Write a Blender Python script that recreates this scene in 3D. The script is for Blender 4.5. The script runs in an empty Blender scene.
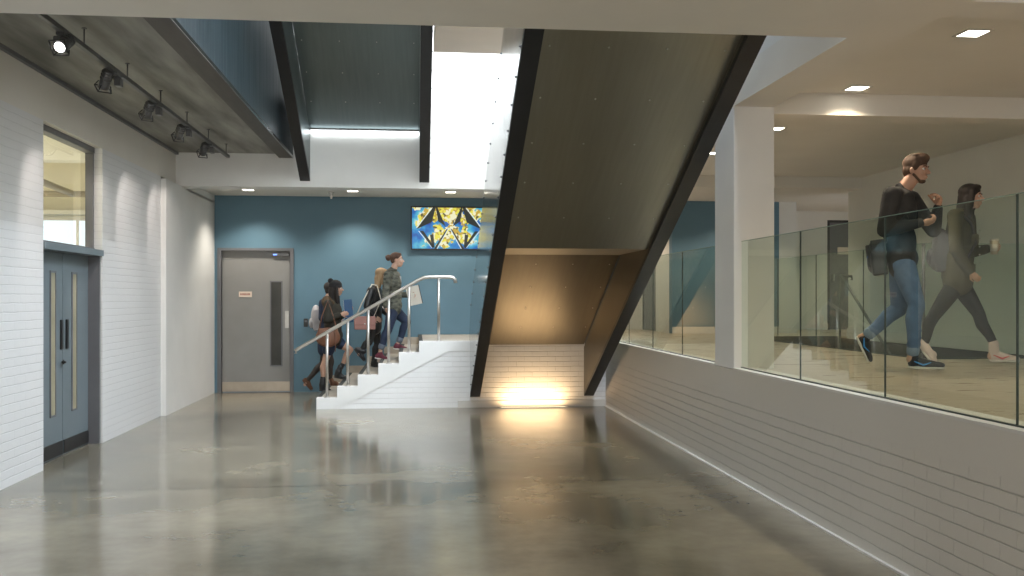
import bpy, bmesh, math, random
from mathutils import Vector, Matrix
random.seed(7)
PI = math.pi
scn = bpy.context.scene
COL = scn.collection
# ---------------------------------------------------------------- camera
CAMZ = 1.6; F = 942.0; HY = 298.0
PSI = math.atan(97/942)
cs, sn = math.cos(PSI), math.sin(PSI)
cam = bpy.data.cameras.new('camera'); co = bpy.data.objects.new('camera', cam); COL.objects.link(co)
co.location = (0, 0, CAMZ); co.rotation_euler = (PI/2, 0, -PSI)
cam.sensor_width = 36; cam.lens = F/1024*36; cam.shift_y = (HY-288)/1024
cam.clip_start = .05; cam.clip_end = 200
scn.camera = co
vs = scn.view_settings
vs.view_transform = 'Standard'; vs.look = 'None'; vs.gamma = 1; vs.exposure = 0.0
vs.use_curve_mapping = False
def ray(px, py):
    u = (px-512)/F
    return Vector((u*cs+sn, cs-u*sn, -(py-HY)/F))
# ---------------------------------------------------------------- materials
MATS = {}
def nt(name):
    m = bpy.data.materials.new(name); m.use_nodes = True
    t = m.node_tree; b = t.nodes['Principled BSDF']
    MATS[name] = m
    return m, t, b
def N(t, k, **kw):
    n = t.nodes.new(k)
    for a, v in kw.items(): setattr(n, a, v)
    return n
def setc(b, col=None, rough=None, metal=None, spec=None, coat=None):
    if col is not None: b.inputs['Base Color'].default_value = (*col, 1)
    if rough is not None: b.inputs['Roughness'].default_value = rough
    if metal is not None: b.inputs['Metallic'].default_value = metal
    if spec is not None: b.inputs['Specular IOR Level'].default_value = spec
    if coat is not None: b.inputs['Coat Weight'].default_value = coat
def noisy(name, c1, c2, scale=4, rough=.6, metal=0, bump=0, stretch=(1,1,1), rr=None, detail=4, spec=None, bscale=None):
    m, t, b = nt(name); setc(b, c1, rough, metal, spec)
    tc = N(t, 'ShaderNodeTexCoord'); mp = N(t, 'ShaderNodeMapping'); mp.inputs['Scale'].default_value = stretch
    no = N(t, 'ShaderNodeTexNoise'); no.inputs['Scale'].default_value = scale; no.inputs['Detail'].default_value = detail
    mx = N(t, 'ShaderNodeMix', data_type='RGBA')
    mx.inputs[6].default_value = (*c1, 1); mx.inputs[7].default_value = (*c2, 1)
    cr = N(t, 'ShaderNodeMapRange'); cr.inputs[1].default_value = .3; cr.inputs[2].default_value = .7
    L = t.links.new
    L(tc.outputs['Object'], mp.inputs[0]); L(mp.outputs[0], no.inputs['Vector']); L(no.outputs[0], cr.inputs[0]); L(cr.outputs[0], mx.inputs[0])
    L(mx.outputs[2], b.inputs['Base Color'])
    if rr:
        r2 = N(t, 'ShaderNodeMapRange'); r2.inputs[3].default_value = rr[0]; r2.inputs[4].default_value = rr[1]
        r2.inputs[1].default_value = .3; r2.inputs[2].default_value = .7
        L(no.outputs[0], r2.inputs[0]); L(r2.outputs[0], b.inputs['Roughness'])
    if bump:
        n2 = N(t, 'ShaderNodeTexNoise'); n2.inputs['Scale'].default_value = bscale or scale*4; n2.inputs['Detail'].default_value = 3
        L(mp.outputs[0], n2.inputs['Vector'])
        bp = N(t, 'ShaderNodeBump'); bp.inputs['Strength'].default_value = bump; bp.inputs['Distance'].default_value = .01
        L(n2.outputs[0], bp.inputs['Height']); L(bp.outputs[0], b.inputs['Normal'])
    return m
def emis(name, col, strength):
    m, t, b = nt(name); setc(b, (0,0,0), .5)
    b.inputs['Emission Color'].default_value = (*col, 1); b.inputs['Emission Strength'].default_value = strength
    return m
def brick(name, axis, col, col2, zmax=99, bump=.6, bw=.23, rh=.078):
    m, t, b = nt(name); setc(b, col, .55)
    L = t.links.new
    tc = N(t, 'ShaderNodeTexCoord'); sp = N(t, 'ShaderNodeSeparateXYZ'); cb = N(t, 'ShaderNodeCombineXYZ')
    L(tc.outputs['Object'], sp.inputs[0]); L(sp.outputs[axis], cb.inputs[0]); L(sp.outputs[2], cb.inputs[1])
    # slight waviness
    nz = N(t, 'ShaderNodeTexNoise'); nz.inputs['Scale'].default_value = 6; L(tc.outputs['Object'], nz.inputs['Vector'])
    ms = N(t, 'ShaderNodeVectorMath', operation='SCALE'); ms.inputs['Scale'].default_value = .012
    L(nz.outputs['Color'], ms.inputs[0])
    ad = N(t, 'ShaderNodeVectorMath', operation='ADD'); L(cb.outputs[0], ad.inputs[0]); L(ms.outputs[0], ad.inputs[1])
    br = N(t, 'ShaderNodeTexBrick'); br.offset = .5
    br.inputs['Scale'].default_value = 1; br.inputs['Brick Width'].default_value = bw; br.inputs['Row Height'].default_value = rh
    br.inputs['Mortar Size'].default_value = .005; br.inputs['Mortar Smooth'].default_value = .6; br.inputs['Bias'].default_value = 0
    br.inputs['Color1'].default_value = (1,1,1,1); br.inputs['Color2'].default_value = (.82,.82,.82,1); br.inputs['Mortar'].default_value = (0,0,0,1)
    L(ad.outputs[0], br.inputs['Vector'])
    n2 = N(t, 'ShaderNodeTexNoise'); n2.inputs['Scale'].default_value = 14; n2.inputs['Detail'].default_value = 4
    L(tc.outputs['Object'], n2.inputs['Vector'])
    # height = brick factor * mask + noise
    mk = N(t, 'ShaderNodeMath', operation='LESS_THAN'); mk.inputs[1].default_value = zmax; L(sp.outputs[2], mk.inputs[0])
    b2 = N(t, 'ShaderNodeTexBrick'); b2.offset = 0
    b2.inputs['Scale'].default_value = 1; b2.inputs['Brick Width'].default_value = 400; b2.inputs['Row Height'].default_value = rh
    b2.inputs['Mortar Size'].default_value = .006; b2.inputs['Mortar Smooth'].default_value = .7
    b2.inputs['Color1'].default_value = (1,1,1,1); b2.inputs['Color2'].default_value = (.7,.7,.7,1); b2.inputs['Mortar'].default_value = (0,0,0,1)
    L(ad.outputs[0], b2.inputs['Vector'])
    mb = N(t, 'ShaderNodeMix', data_type='RGBA'); mb.inputs[0].default_value = .6; L(br.outputs['Color'], mb.inputs[6]); L(b2.outputs['Color'], mb.inputs[7])
    bwn = N(t, 'ShaderNodeRGBToBW'); L(mb.outputs[2], bwn.inputs[0])
    mu = N(t, 'ShaderNodeMath', operation='MULTIPLY'); L(bwn.outputs[0], mu.inputs[0]); L(mk.outputs[0], mu.inputs[1])
    ma = N(t, 'ShaderNodeMath', operation='MULTIPLY_ADD'); ma.inputs[1].default_value = .35; L(n2.outputs[0], ma.inputs[0]); L(mu.outputs[0], ma.inputs[2])
    bp = N(t, 'ShaderNodeBump'); bp.inputs['Strength'].default_value = bump; bp.inputs['Distance'].default_value = .012
    L(ma.outputs[0], bp.inputs['Height']); L(bp.outputs[0], b.inputs['Normal'])
    # mortar joints hold a touch of dirt
    fa = N(t, 'ShaderNodeMath', operation='MULTIPLY_ADD'); fa.inputs[1].default_value = .35; L(br.outputs['Fac'], fa.inputs[0]); L(b2.outputs['Fac'], fa.inputs[2])
    fm = N(t, 'ShaderNodeMath', operation='MULTIPLY'); L(fa.outputs[0], fm.inputs[0]); L(mk.outputs[0], fm.inputs[1])
    f3 = N(t, 'ShaderNodeMath', operation='MULTIPLY'); f3.inputs[1].default_value = .5; L(fm.outputs[0], f3.inputs[0])
    n3 = N(t, 'ShaderNodeTexNoise'); n3.inputs['Scale'].default_value = 1.7; L(tc.outputs['Object'], n3.inputs['Vector'])
    f4 = N(t, 'ShaderNodeMath', operation='MULTIPLY'); L(f3.outputs[0], f4.inputs[0]); L(n3.outputs[0], f4.inputs[1])
    mx = N(t, 'ShaderNodeMix', data_type='RGBA'); mx.inputs[6].default_value = (*col, 1); mx.inputs[7].default_value = (*col2, 1)
    L(f4.outputs[0], mx.inputs[0]); L(mx.outputs[2], b.inputs['Base Color'])
    return m
WALLC = (.66,.66,.64)
plaster = noisy('white_plaster', (.76,.75,.725), (.71,.70,.675), 2, .6, bump=.08)
beamw = noisy('beam_paint', (.74,.71,.65), (.70,.67,.615), 1.5, .6, bump=.05)
pwall = noisy('warm_plaster', (.70,.68,.62), (.66,.64,.59), 2, .6, bump=.05)
brickL = brick('painted_brick_left', 1, (.70,.70,.70), (.52,.52,.52), bump=.4)
brickR = brick('painted_brick_right', 1, (.62,.59,.54), (.42,.40,.37), zmax=.74, bump=.8, rh=.085, bw=.26)
brickF = brick('painted_brick_front', 0, (.74,.74,.74), (.34,.32,.30), bump=.8, rh=.075)
bluew = noisy('blue_wall_paint', (.095,.185,.25), (.105,.20,.265), 3, .5)
concc = noisy('board_marked_concrete', (.11,.107,.092), (.32,.31,.27), 2.2, .6, bump=.15, stretch=(2.5,.35,1), detail=7)
stepc = noisy('step_concrete', (.33,.29,.24), (.42,.38,.32), 6, .5)
woodf = noisy('upper_floor', (.36,.30,.225), (.41,.345,.26), 2.2, .3, stretch=(1,5,1), detail=6, rr=(.25,.4))
steel_d = noisy('dark_steel_sheet', (.30,.285,.24), (.33,.315,.265), 3, .36, metal=.9, stretch=(9,.5,.5), rr=(.34,.40), detail=3)
steel_b = noisy('blued_steel_sheet', (.010,.022,.030), (.022,.040,.050), 3, .4, metal=.35, stretch=(.3,5,.3), rr=(.32,.42), detail=2)
steel_m = noisy('mirror_steel_sheet', (.38,.39,.39), (.45,.46,.46), 2, .12, metal=1, rr=(.10,.16))
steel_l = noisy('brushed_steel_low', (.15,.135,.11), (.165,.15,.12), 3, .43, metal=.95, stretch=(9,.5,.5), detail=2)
steel_t = noisy('blue_grey_steel_sheet', (.15,.185,.19), (.175,.21,.215), 3, .36, metal=.95, stretch=(9,.5,.5), rr=(.3,.38), detail=3)
black_s = noisy('black_steel', (.010,.011,.013), (.016,.017,.019), 5, .38, spec=.4)
stain = noisy('stainless_rail', (.50,.48,.45), (.55,.53,.50), 20, .38, metal=1)
track_m = noisy('track_metal', (.09,.09,.09), (.12,.12,.12), 9, .4, metal=.6)
spot_m = noisy('spotlight_grey', (.10,.10,.105), (.14,.14,.14), 9, .35, metal=.5)
doorg = noisy('grey_door_paint', (.23,.225,.215), (.25,.245,.235), 3, .45)
doorb = noisy('blue_grey_door_paint', (.15,.185,.205), (.165,.20,.22), 3, .4)
frameg = noisy('frame_grey', (.12,.12,.13), (.14,.14,.15), 3, .45)
darkp = noisy('black_plastic', (.012,.012,.013), (.02,.02,.02), 9, .35)
kick = noisy('steel_kick_plate', (.42,.36,.29), (.46,.40,.33), 9, .35, metal=.8)
cream = noisy('cream_paint', (.80,.75,.62), (.77,.72,.59), 2, .6)
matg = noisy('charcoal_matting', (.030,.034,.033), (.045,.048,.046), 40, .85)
signm = noisy('sign_face', (.75,.62,.52), (.72,.60,.5), 9, .5)
red = noisy('sign_red', (.30,.08,.06), (.32,.09,.07), 9, .5)
skirt = noisy('skirting_white', (.66,.64,.60), (.62,.60,.57), 5, .4)
# polished floor
def make_floor():
    m, t, b = nt('polished_concrete'); L = t.links.new
    setc(b, (.2,.19,.17), .2, 0, .95)
    tc = N(t, 'ShaderNodeTexCoord')
    n1 = N(t, 'ShaderNodeTexNoise'); n1.inputs['Scale'].default_value = .55; n1.inputs['Detail'].default_value = 8; n1.inputs['Roughness'].default_value = .62
    n2 = N(t, 'ShaderNodeTexNoise'); n2.inputs['Scale'].default_value = 9; n2.inputs['Detail'].default_value = 6
    L(tc.outputs['Object'], n1.inputs['Vector']); L(tc.outputs['Object'], n2.inputs['Vector'])
    r = N(t, 'ShaderNodeValToRGB'); e = r.color_ramp.elements
    e[0].position = .36; e[0].color = (.145,.128,.095,1); e[1].position = .68; e[1].color = (.33,.29,.215,1)
    L(n1.outputs[0], r.inputs[0])
    mx = N(t, 'ShaderNodeMix', data_type='RGBA', blend_type='MULTIPLY'); mx.inputs[0].default_value = .3
    r2 = N(t, 'ShaderNodeValToRGB'); r2.color_ramp.elements[0].position = .35; r2.color_ramp.elements[0].color = (.8,.8,.8,1); r2.color_ramp.elements[1].position = .6
    L(n2.outputs[0], r2.inputs[0]); L(r.outputs[0], mx.inputs[6]); L(r2.outputs[0], mx.inputs[7])
    # saw-cut joints
    sp = N(t, 'ShaderNodeSeparateXYZ'); L(tc.outputs['Object'], sp.inputs[0])
    last = None
    for ax, v in ((1, 8.15), (1, 13.05), (1, 3.2)):
        s = N(t, 'ShaderNodeMath', operation='SUBTRACT'); s.inputs[1].default_value = v; L(sp.outputs[ax], s.inputs[0])
        a = N(t, 'ShaderNodeMath', operation='ABSOLUTE'); L(s.outputs[0], a.inputs[0])
        l = N(t, 'ShaderNodeMath', operation='LESS_THAN'); l.inputs[1].default_value = .013; L(a.outputs[0], l.inputs[0])
        if last is None: last = l
        else:
            q = N(t, 'ShaderNodeMath', operation='MAXIMUM'); L(last.outputs[0], q.inputs[0]); L(l.outputs[0], q.inputs[1]); last = q
    m3 = N(t, 'ShaderNodeMix', data_type='RGBA'); m3.inputs[7].default_value = (.035,.033,.03,1)
    L(last.outputs[0], m3.inputs[0]); L(mx.outputs[2], m3.inputs[6]); L(m3.outputs[2], b.inputs['Base Color'])
    rr = N(t, 'ShaderNodeMapRange'); rr.inputs[1].default_value = .3; rr.inputs[2].default_value = .7; rr.inputs[3].default_value = .10; rr.inputs[4].default_value = .22
    L(n1.outputs[0], rr.inputs[0]); L(rr.outputs[0], b.inputs['Roughness'])
    bp = N(t, 'ShaderNodeBump'); bp.inputs['Strength'].default_value = .03; bp.inputs['Distance'].default_value = .02
    n4 = N(t, 'ShaderNodeTexNoise'); n4.inputs['Scale'].default_value = 2.5; L(tc.outputs['Object'], n4.inputs['Vector'])
    L(n4.outputs[0], bp.inputs['Height']); L(bp.outputs[0], b.inputs['Normal'])
    return m
floorm = make_floor()
def glassmat(name, tint, ior=1.5, rough=.0):
    m, t, b = nt(name); t.nodes.remove(b); L = t.links.new
    o = t.nodes['Material Output']
    tr = N(t, 'ShaderNodeBsdfTransparent'); tr.inputs[0].default_value = (*tint, 1)
    gl = N(t, 'ShaderNodeBsdfGlossy'); gl.inputs['Roughness'].default_value = rough; gl.inputs[0].default_value = (.95,1,.97,1)
    # Schlick reflectance on the entering face only
    lw = N(t, 'ShaderNodeLayerWeight'); lw.inputs[0].default_value = .5
    pw = N(t, 'ShaderNodeMath', operation='POWER'); pw.inputs[1].default_value = 5; L(lw.outputs['Facing'], pw.inputs[0])
    f0 = ((ior-1)/(ior+1))**2*1.3
    ma = N(t, 'ShaderNodeMath', operation='MULTIPLY_ADD'); ma.inputs[1].default_value = 1.45*(1-f0); ma.inputs[2].default_value = f0*1.2; ma.use_clamp = True; L(pw.outputs[0], ma.inputs[0])
    ge = N(t, 'ShaderNodeNewGeometry'); iv = N(t, 'ShaderNodeMath', operation='SUBTRACT'); iv.inputs[0].default_value = 1; L(ge.outputs['Backfacing'], iv.inputs[1])
    fr = N(t, 'ShaderNodeMath', operation='MULTIPLY'); L(ma.outputs[0], fr.inputs[0]); L(iv.outputs[0], fr.inputs[1])
    mx = N(t, 'ShaderNodeMixShader'); L(fr.outputs[0], mx.inputs[0]); L(tr.outputs[0], mx.inputs[1]); L(gl.outputs[0], mx.inputs[2]); L(mx.outputs[0], o.inputs[0])
    return m
glass = glassmat('green_tint_glass', (.90,.95,.915), 1.45)
pane_g = glassmat('window_glass', (.93,.95,.93), 1.3)
visg = noisy('dark_vision_glass', (.035,.035,.03), (.05,.048,.04), 3, .15)
visl = noisy('lit_vision_glass', (.36,.33,.23), (.40,.36,.25), 3, .2)
edge_g = noisy('glass_edge', (.02,.035,.03), (.03,.045,.04), 3, .3)
# ---------------------------------------------------------------- mesh helpers
def newbm(): return bmesh.new()
def box(bm, x0, x1, y0, y1, z0, z1, mi=0):
    vs_ = [bm.verts.new(p) for p in ((x0,y0,z0),(x1,y0,z0),(x1,y1,z0),(x0,y1,z0),(x0,y0,z1),(x1,y0,z1),(x1,y1,z1),(x0,y1,z1))]
    for f in ((0,3,2,1),(4,5,6,7),(0,1,5,4),(1,2,6,5),(2,3,7,6),(3,0,4,7)):
        bm.faces.new([vs_[i] for i in f]).material_index = mi
def prism(bm, pts, a0, a1, axis=0, mi=0):
    """polygon given in the plane normal to axis, extruded from a0 to a1"""
    def mk(p, a):
        return (a, p[0], p[1]) if axis == 0 else ((p[0], a, p[1]) if axis == 1 else (p[0], p[1], a))
    A = [bm.verts.new(mk(p, a0)) for p in pts]; B = [bm.verts.new(mk(p, a1)) for p in pts]
    n = len(pts)
    for f in (A, B[::-1]): bm.faces.new(f).material_index = mi
    for i in range(n): bm.faces.new([A[i], B[i], B[(i+1)%n], A[(i+1)%n]]).material_index = mi
def tube(bm, pts, r, seg=12, mi=0):
    pts = [Vector(p) for p in pts]; rings = []
    up = Vector((0,0,1))
    for i, p in enumerate(pts):
        d = (pts[min(i+1, len(pts)-1)] - pts[max(i-1, 0)]).normalized()
        a = d.cross(up)
        if a.length < .05: a = d.cross(Vector((0,1,0)))
        a.normalize(); b_ = d.cross(a).normalized()
        rad = r[i] if isinstance(r, (list, tuple)) else r
        rings.append([bm.verts.new(p + a*math.cos(2*PI*k/seg)*rad + b_*math.sin(2*PI*k/seg)*rad) for k in range(seg)])
    for i in range(len(rings)-1):
        for k in range(seg):
            f = bm.faces.new([rings[i][k], rings[i][(k+1)%seg], rings[i+1][(k+1)%seg], rings[i+1][k]]); f.material_index = mi; f.smooth = True
    bm.faces.new(rings[0][::-1]).material_index = mi; bm.faces.new(rings[-1]).material_index = mi
def ball(bm, c, r, seg=12, mi=0, sc=(1,1,1)):
    ret = bmesh.ops.create_uvsphere(bm, u_segments=seg, v_segments=max(6, seg//2+2), radius=r, matrix=Matrix.Translation(c) @ Matrix.Diagonal((*sc,1)))
    for v in ret['verts']:
        for f in v.link_faces: f.material_index = mi; f.smooth = True
def obj(name, bm, mats, parent=None, bevel=0):
    bmesh.ops.recalc_face_normals(bm, faces=bm.faces)
    if bevel:
        try: bmesh.ops.bevel(bm, geom=[e for e in bm.edges if e.calc_face_angle(0) > .5], offset=bevel, segments=2, affect='EDGES', clamp_overlap=True)
        except Exception: pass
    me = bpy.data.meshes.new(name); bm.to_mesh(me); bm.free()
    for m in (mats if isinstance(mats, (list, tuple)) else [mats]): me.materials.append(m)
    o = bpy.data.objects.new(name, me); COL.objects.link(o)
    if parent: o.parent = parent
    return o
def tag(o, label, cat, group=None, kind=None):
    if label: o['label'] = label
    if cat: o['category'] = cat
    if group: o['group'] = group
    if kind: o['kind'] = kind
    return o
def empty(name, loc=(0,0,0), rz=0):
    o = bpy.data.objects.new(name, None); COL.objects.link(o); o.location = loc; o.rotation_euler = (0,0,rz); o.empty_display_size = .1
    return o
def struct(name, bm, mats, label, cat, bevel=0):
    return tag(obj(name, bm, mats, None, bevel), label, cat, None, 'structure')
def B(*boxes):
    bm = newbm()
    for b_ in boxes: box(bm, *b_)
    return bm
def lamp(name, kind, loc, energy, col, parent=None, rot=None, target=None, **kw):
    l = bpy.data.lights.new(name, kind); l.energy = energy; l.color = col
    for k, v in kw.items(): setattr(l, k, v)
    o = bpy.data.objects.new(name, l); COL.objects.link(o); o.location = loc
    if target is not None:
        o.rotation_euler = (Vector(target)-Vector(loc)).to_track_quat('-Z', 'Y').to_euler()
    elif rot: o.rotation_euler = rot
    if parent: o.parent = parent
    return o
UP = .97        # upper floor level
YF = 13.75      # face of raised floor / stair side
YB = 16.3       # blue back wall
YV = 14.0       # back face of the void
# ---------------------------------------------------------------- setting
struct('floor', B((-3.75,2.81,-4,YB+.1,-.2,0)), floorm, 'polished grey brown concrete floor of the hall', 'floor')
# upper floor with stairwell opening X 5.2-7.0, Y 9.2-15
bm = B((2.83,5.2,-4,18.6,.77,UP),(5.2,7.3,-4,9.2,.77,UP),(5.2,9.5,15.0,18.6,.77,UP),(7.0,9.5,14.66,15.0,.77,UP))
struct('floor', bm, woodf, 'pale timber coloured floor of the raised walkway behind the glass', 'floor')
struct('floor', B((.14,2.83,YF+.2,YB+.05,.6,UP),(2.0,2.83,YB+.05,18.6,.6,UP)), stepc, 'beige landing at the top of the short steps', 'floor')
# left wall
struct('wall_left', B((-3.60,-3.43,-4,9.14,0,3.25),(-3.60,-3.43,10.80,13.2,0,3.25)), brickL, 'white painted brick wall on the left', 'wall')
struct('wall_left', B((-3.68,-3.36,13.2,YB,0,3.22),(-3.68,-3.36,YV+.36,YB+.1,3.2,3.45)), plaster, 'smooth white plaster wall beside the grey door', 'wall')
struct('trim_1', B((-3.60,-3.43,-4,YV,3.25,3.72)), beamw, 'smooth white band above the left brick wall', 'wall band')
struct('shadow_gap_strip', B((-3.43,-3.39,5.9,YV,3.665,3.70)), frameg, 'thin grey strip in place of the shadow gap where left wall meets concrete ceiling', 'trim')  # grey strip stands in for the dark line of a shadow gap
# ceilings
struct('ceiling', B((-3.68,2.81,-4,5.9,3.3,4.3),(2.81,3.17,-4,YV,3.3,3.6)), beamw, 'flat off-white ceiling slab above the camera', 'ceiling')
struct('ceiling', B((-3.43,-1.97,5.9,YV,3.70,4.1)), concc, 'rough grey concrete ceiling above the track lights', 'ceiling')
struct('ceiling', B((3.17,7.3,-4,14.2,3.5,3.7)), beamw, 'off-white ceiling over the raised walkway', 'ceiling')
struct('ceiling_beam', B((3.17,7.3,5.1,5.4,3.3,3.5)), beamw, 'white crossbeam nearest the camera over the walkway', 'ceiling beam')
struct('ceiling_beam', B((3.17,7.3,8.4,8.68,3.3,3.5)), beamw, 'white crossbeam over the walkway beside the pillar', 'ceiling beam')
struct('ceiling_beam', B((2.81,9.6,14.2,18.6,3.32,3.7)), beamw, 'deep white beam over the far end of the walkway', 'ceiling beam')
struct('wall_back', B((-3.68,2.81,YV,YV+.35,3.22,7.4)), plaster, 'tall white wall of the light well, below the rooflight', 'wall')
struct('ceiling', B((-3.68,2.81,YV+.35,YB+.1,3.33,3.5)), beamw, 'narrow white ceiling in front of the blue wall', 'ceiling')
# light well: right side wall, fascia
struct('wall_right', B((2.81,3.1,5.9,YV,3.6,7.4)), plaster, 'daylit white side wall of the light well', 'wall')
struct('wall_front', B((-3.68,2.81,5.7,5.9,4.3,7.4)), plaster, 'upper wall of the light well above the ceiling slab', 'wall')
struct('ceiling_beam', B((.25,2.81,11.5,12.9,4.955,5.2)), noisy('beige_fascia', (.42,.35,.27), (.40,.335,.26), 3, .7), 'beige bridge slab high in the light well', 'ceiling beam')
# back wall
struct('wall_back', B((-3.36,-3.31,YB,YB+.2,0,3.4),(-3.31,-2.05,YB,YB+.2,2.445,3.4),(-3.31,-2.05,YB+.125,YB+.2,0,2.445),(-2.05,2.2,YB,YB+.2,0,3.4),(4.53,6.49,YB,YB+.2,.9,3.4)), bluew, 'dark blue painted back wall with grey door and screen', 'wall')
struct('wall_back', B((6.49,6.81,YB,18.2,.9,3.4),(6.81,8.16,18,18.2,.9,3.4),(2.2,2.4,YB,18.6,.9,3.4),(2.2,4.7,18.6,18.8,.9,3.4),(9.3,9.5,14.6,18.2,.9,3.4),(8.16,9.4,18.0,18.2,3.15,3.4),(4.53,4.7,YB+.2,17.45,.9,3.4),(4.53,4.7,18.5,18.7,.9,3.4),(4.53,4.7,17.45,18.5,3.07,3.4)), pwall, 'warm white walls of the far corridor', 'wall')
# right side
struct('wall_right', B((2.81,3.02,-4,YF+.2,-.1,UP-.005)), brickR, 'low painted brick wall carrying the glass balustrade', 'wall')
struct('trim_3', B((2.80,3.03,-4,8.1,UP-.005,UP+.012),(2.80,3.03,8.63,YF+.2,UP-.005,UP+.012)), skirt, 'white capping along the low brick wall', 'trim')
struct('trim_4', B((2.788,2.81,-4,YF,0,.014)), skirt, 'pale strip where the low brick wall meets the floor', 'trim')
struct('wall_back', B((.80,2.83,YF,YF+.2,-.1,UP)), brickF, 'painted brick wall under the steel stair, lit from below', 'wall')
struct('trim_5', B((.62,2.80,YF-.02,YF,0,.10)), skirt, 'white plinth along the foot of the uplit brick', 'trim')
struct('pillar', B((2.81,3.18,8.1,8.63,UP,3.3)), plaster, 'square white pillar standing between the glass panels', 'pillar', .004)
struct('wall_right', B((7.0,7.3,-4,14.66,0,3.5)), pwall, 'long plain white wall behind the two walkers', 'wall')
struct('baseboard_right', B((6.975,7.0,-4,14.66,UP-.02,UP+.14)), skirt, 'pale skirting along the wall behind the walkers', 'skirting')
struct('baseboard_back', B((4.53,6.49,YB-.02,YB,UP,UP+.12),(6.49,6.81,YB-.02,YB,UP,UP+.12),(6.81,8.16,17.98,18,UP,UP+.12)), skirt, 'pale skirting along the far blue wall', 'skirting')
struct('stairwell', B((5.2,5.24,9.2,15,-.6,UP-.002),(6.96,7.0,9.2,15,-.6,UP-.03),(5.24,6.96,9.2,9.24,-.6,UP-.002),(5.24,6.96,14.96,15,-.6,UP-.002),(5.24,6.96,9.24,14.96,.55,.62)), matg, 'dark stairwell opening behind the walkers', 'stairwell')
# doors
def door_left():
    r = tag(empty('door_1', (-3.56, 9.92, 0)), 'blue-grey double doors with slim vision strips in the left brick wall', 'door', None, 'structure')
    def bx(n, m, *bs, **k):
        bm = newbm()
        for b_ in bs: box(bm, b_[0]+3.56, b_[1]+3.56, b_[2]-9.92, b_[3]-9.92, b_[4], b_[5])
        return obj(n, bm, m, r, k.get('bevel', 0))
    bx('door_frame', frameg, (-3.60,-3.50,9.14,9.20,0,2.06),(-3.60,-3.45,10.755,10.80,0,2.06))
    bx('transom', doorb, (-3.60,-3.415,9.14,10.80,2.06,2.125))
    for y0, y1, vy, hy in ((9.205,9.995,9.73,9.95),(10.0,10.75,10.32,10.10)):
        lf = bx('door_leaf', doorb, (-3.61,-3.565,y0,y1,.003,2.058), bevel=.003)
        v = bx('vision_panel', visl, (-3.567,-3.560,vy-.055,vy+.055,.44,1.85)); v.parent = lf
        b1 = bx('vision_frame', frameg, (-3.568,-3.556,vy-.075,vy-.055,.42,1.87),(-3.568,-3.556,vy+.055,vy+.075,.42,1.87),(-3.568,-3.556,vy-.055,vy+.055,.42,.44),(-3.568,-3.556,vy-.055,vy+.055,1.85,1.87)); b1.parent = lf
        h = bx('handle_plate', darkp, (-3.567,-3.548,hy-.028,hy+.028,1.08,1.38), bevel=.004); h.parent = lf
        k = bx('kick_plate', darkp, (-3.567,-3.556,y0+.02,y1-.01,.02,.155)); k.parent = lf
        if y0 < 9.5:
            bm = newbm(); tube(bm, [(-.004,.06,.95),(.03,.06,.95),(.035,.04,.95),(.035,.0,.95)], .012); ball(bm, (.01,.06,.95), .025, sc=(.4,1,1)); obj('door_knob', bm, darkp, lf)
    return r
door_left()
def win_left():
    r = tag(empty('window_1', (-3.56, 9.92, 2.19)), 'tall interior window above the blue-grey double doors', 'window', None, 'structure')
    def bx(n, m, *bs):
        bm = newbm()
        for b_ in bs: box(bm, b_[0]+3.56, b_[1]+3.56, b_[2]-9.92, b_[3]-9.92, b_[4]-2.19, b_[5]-2.19)
        return obj(n, bm, m, r)
    bx('window_frame', frameg, (-3.60,-3.52,9.14,9.19,2.125,3.25),(-3.60,-3.52,10.76,10.80,2.125,3.25),(-3.60,-3.50,9.19,10.76,3.19,3.25),(-3.60,-3.50,9.19,10.76,2.125,2.15))
    bx('window_pane', pane_g, (-3.59,-3.584,9.19,10.76,2.15,3.19))
win_left()
def door_back():
    r = tag(empty('door_2', (-2.68, YB, 0)), 'grey door with steel kick plate in the blue back wall', 'door', None, 'structure')
    def bx(n, m, *bs, p=None, bevel=0):
        bm = newbm()
        for b_ in bs: box(bm, b_[0]+2.68, b_[1]+2.68, b_[2]-YB, b_[3]-YB, b_[4], b_[5])
        return obj(n, bm, m, p or r, bevel)
    bx('door_frame', frameg, (-3.31,-3.25,YB-.02,YB+.12,0,2.445),(-2.11,-2.05,YB-.02,YB+.12,0,2.445),(-3.25,-2.11,YB-.02,YB+.12,2.40,2.445))
    bx('header_panel', doorg, (-3.25,-2.11,YB+.07,YB+.10,2.25,2.40))
    lf = bx('door_leaf', doorg, (-3.24,-2.12,YB+.04,YB+.09,.01,2.245), bevel=.003)
    bx('vision_panel', visg, (-2.43,-2.26,YB+.034,YB+.041,.46,1.87), p=lf)
    bx('vision_frame', frameg, (-2.45,-2.43,YB+.03,YB+.041,.44,1.89),(-2.26,-2.24,YB+.03,YB+.041,.44,1.89),(-2.43,-2.26,YB+.03,YB+.041,.44,.46),(-2.43,-2.26,YB+.03,YB+.041,1.87,1.89), p=lf)
    bx('push_plate', stain, (-2.20,-2.135,YB+.03,YB+.041,1.09,1.38), p=lf)
    bx('kick_plate', kick, (-3.24,-2.12,YB+.03,YB+.041,.02,.18), p=lf)
    sg = bx('door_sign', signm, (-2.965,-2.75,YB+.03,YB+.041,1.615,1.71), p=lf)
    bx('sign_text', red, *[(-2.94+i*.021,-2.926+i*.021,YB+.028,YB+.031,1.648,1.68) for i in range(8)], p=sg)
    cl = bx('door_closer', spot_m, (-2.40,-2.13,YB-.01,YB+.07,2.31,2.36), p=r)
    ind = bx('closer_indicator', MATS['led_blue'], (-2.39,-2.33,YB-.014,YB-.008,2.325,2.345), p=cl)
emis('led_blue', (.15,.3,1), 3)
door_back()
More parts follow.
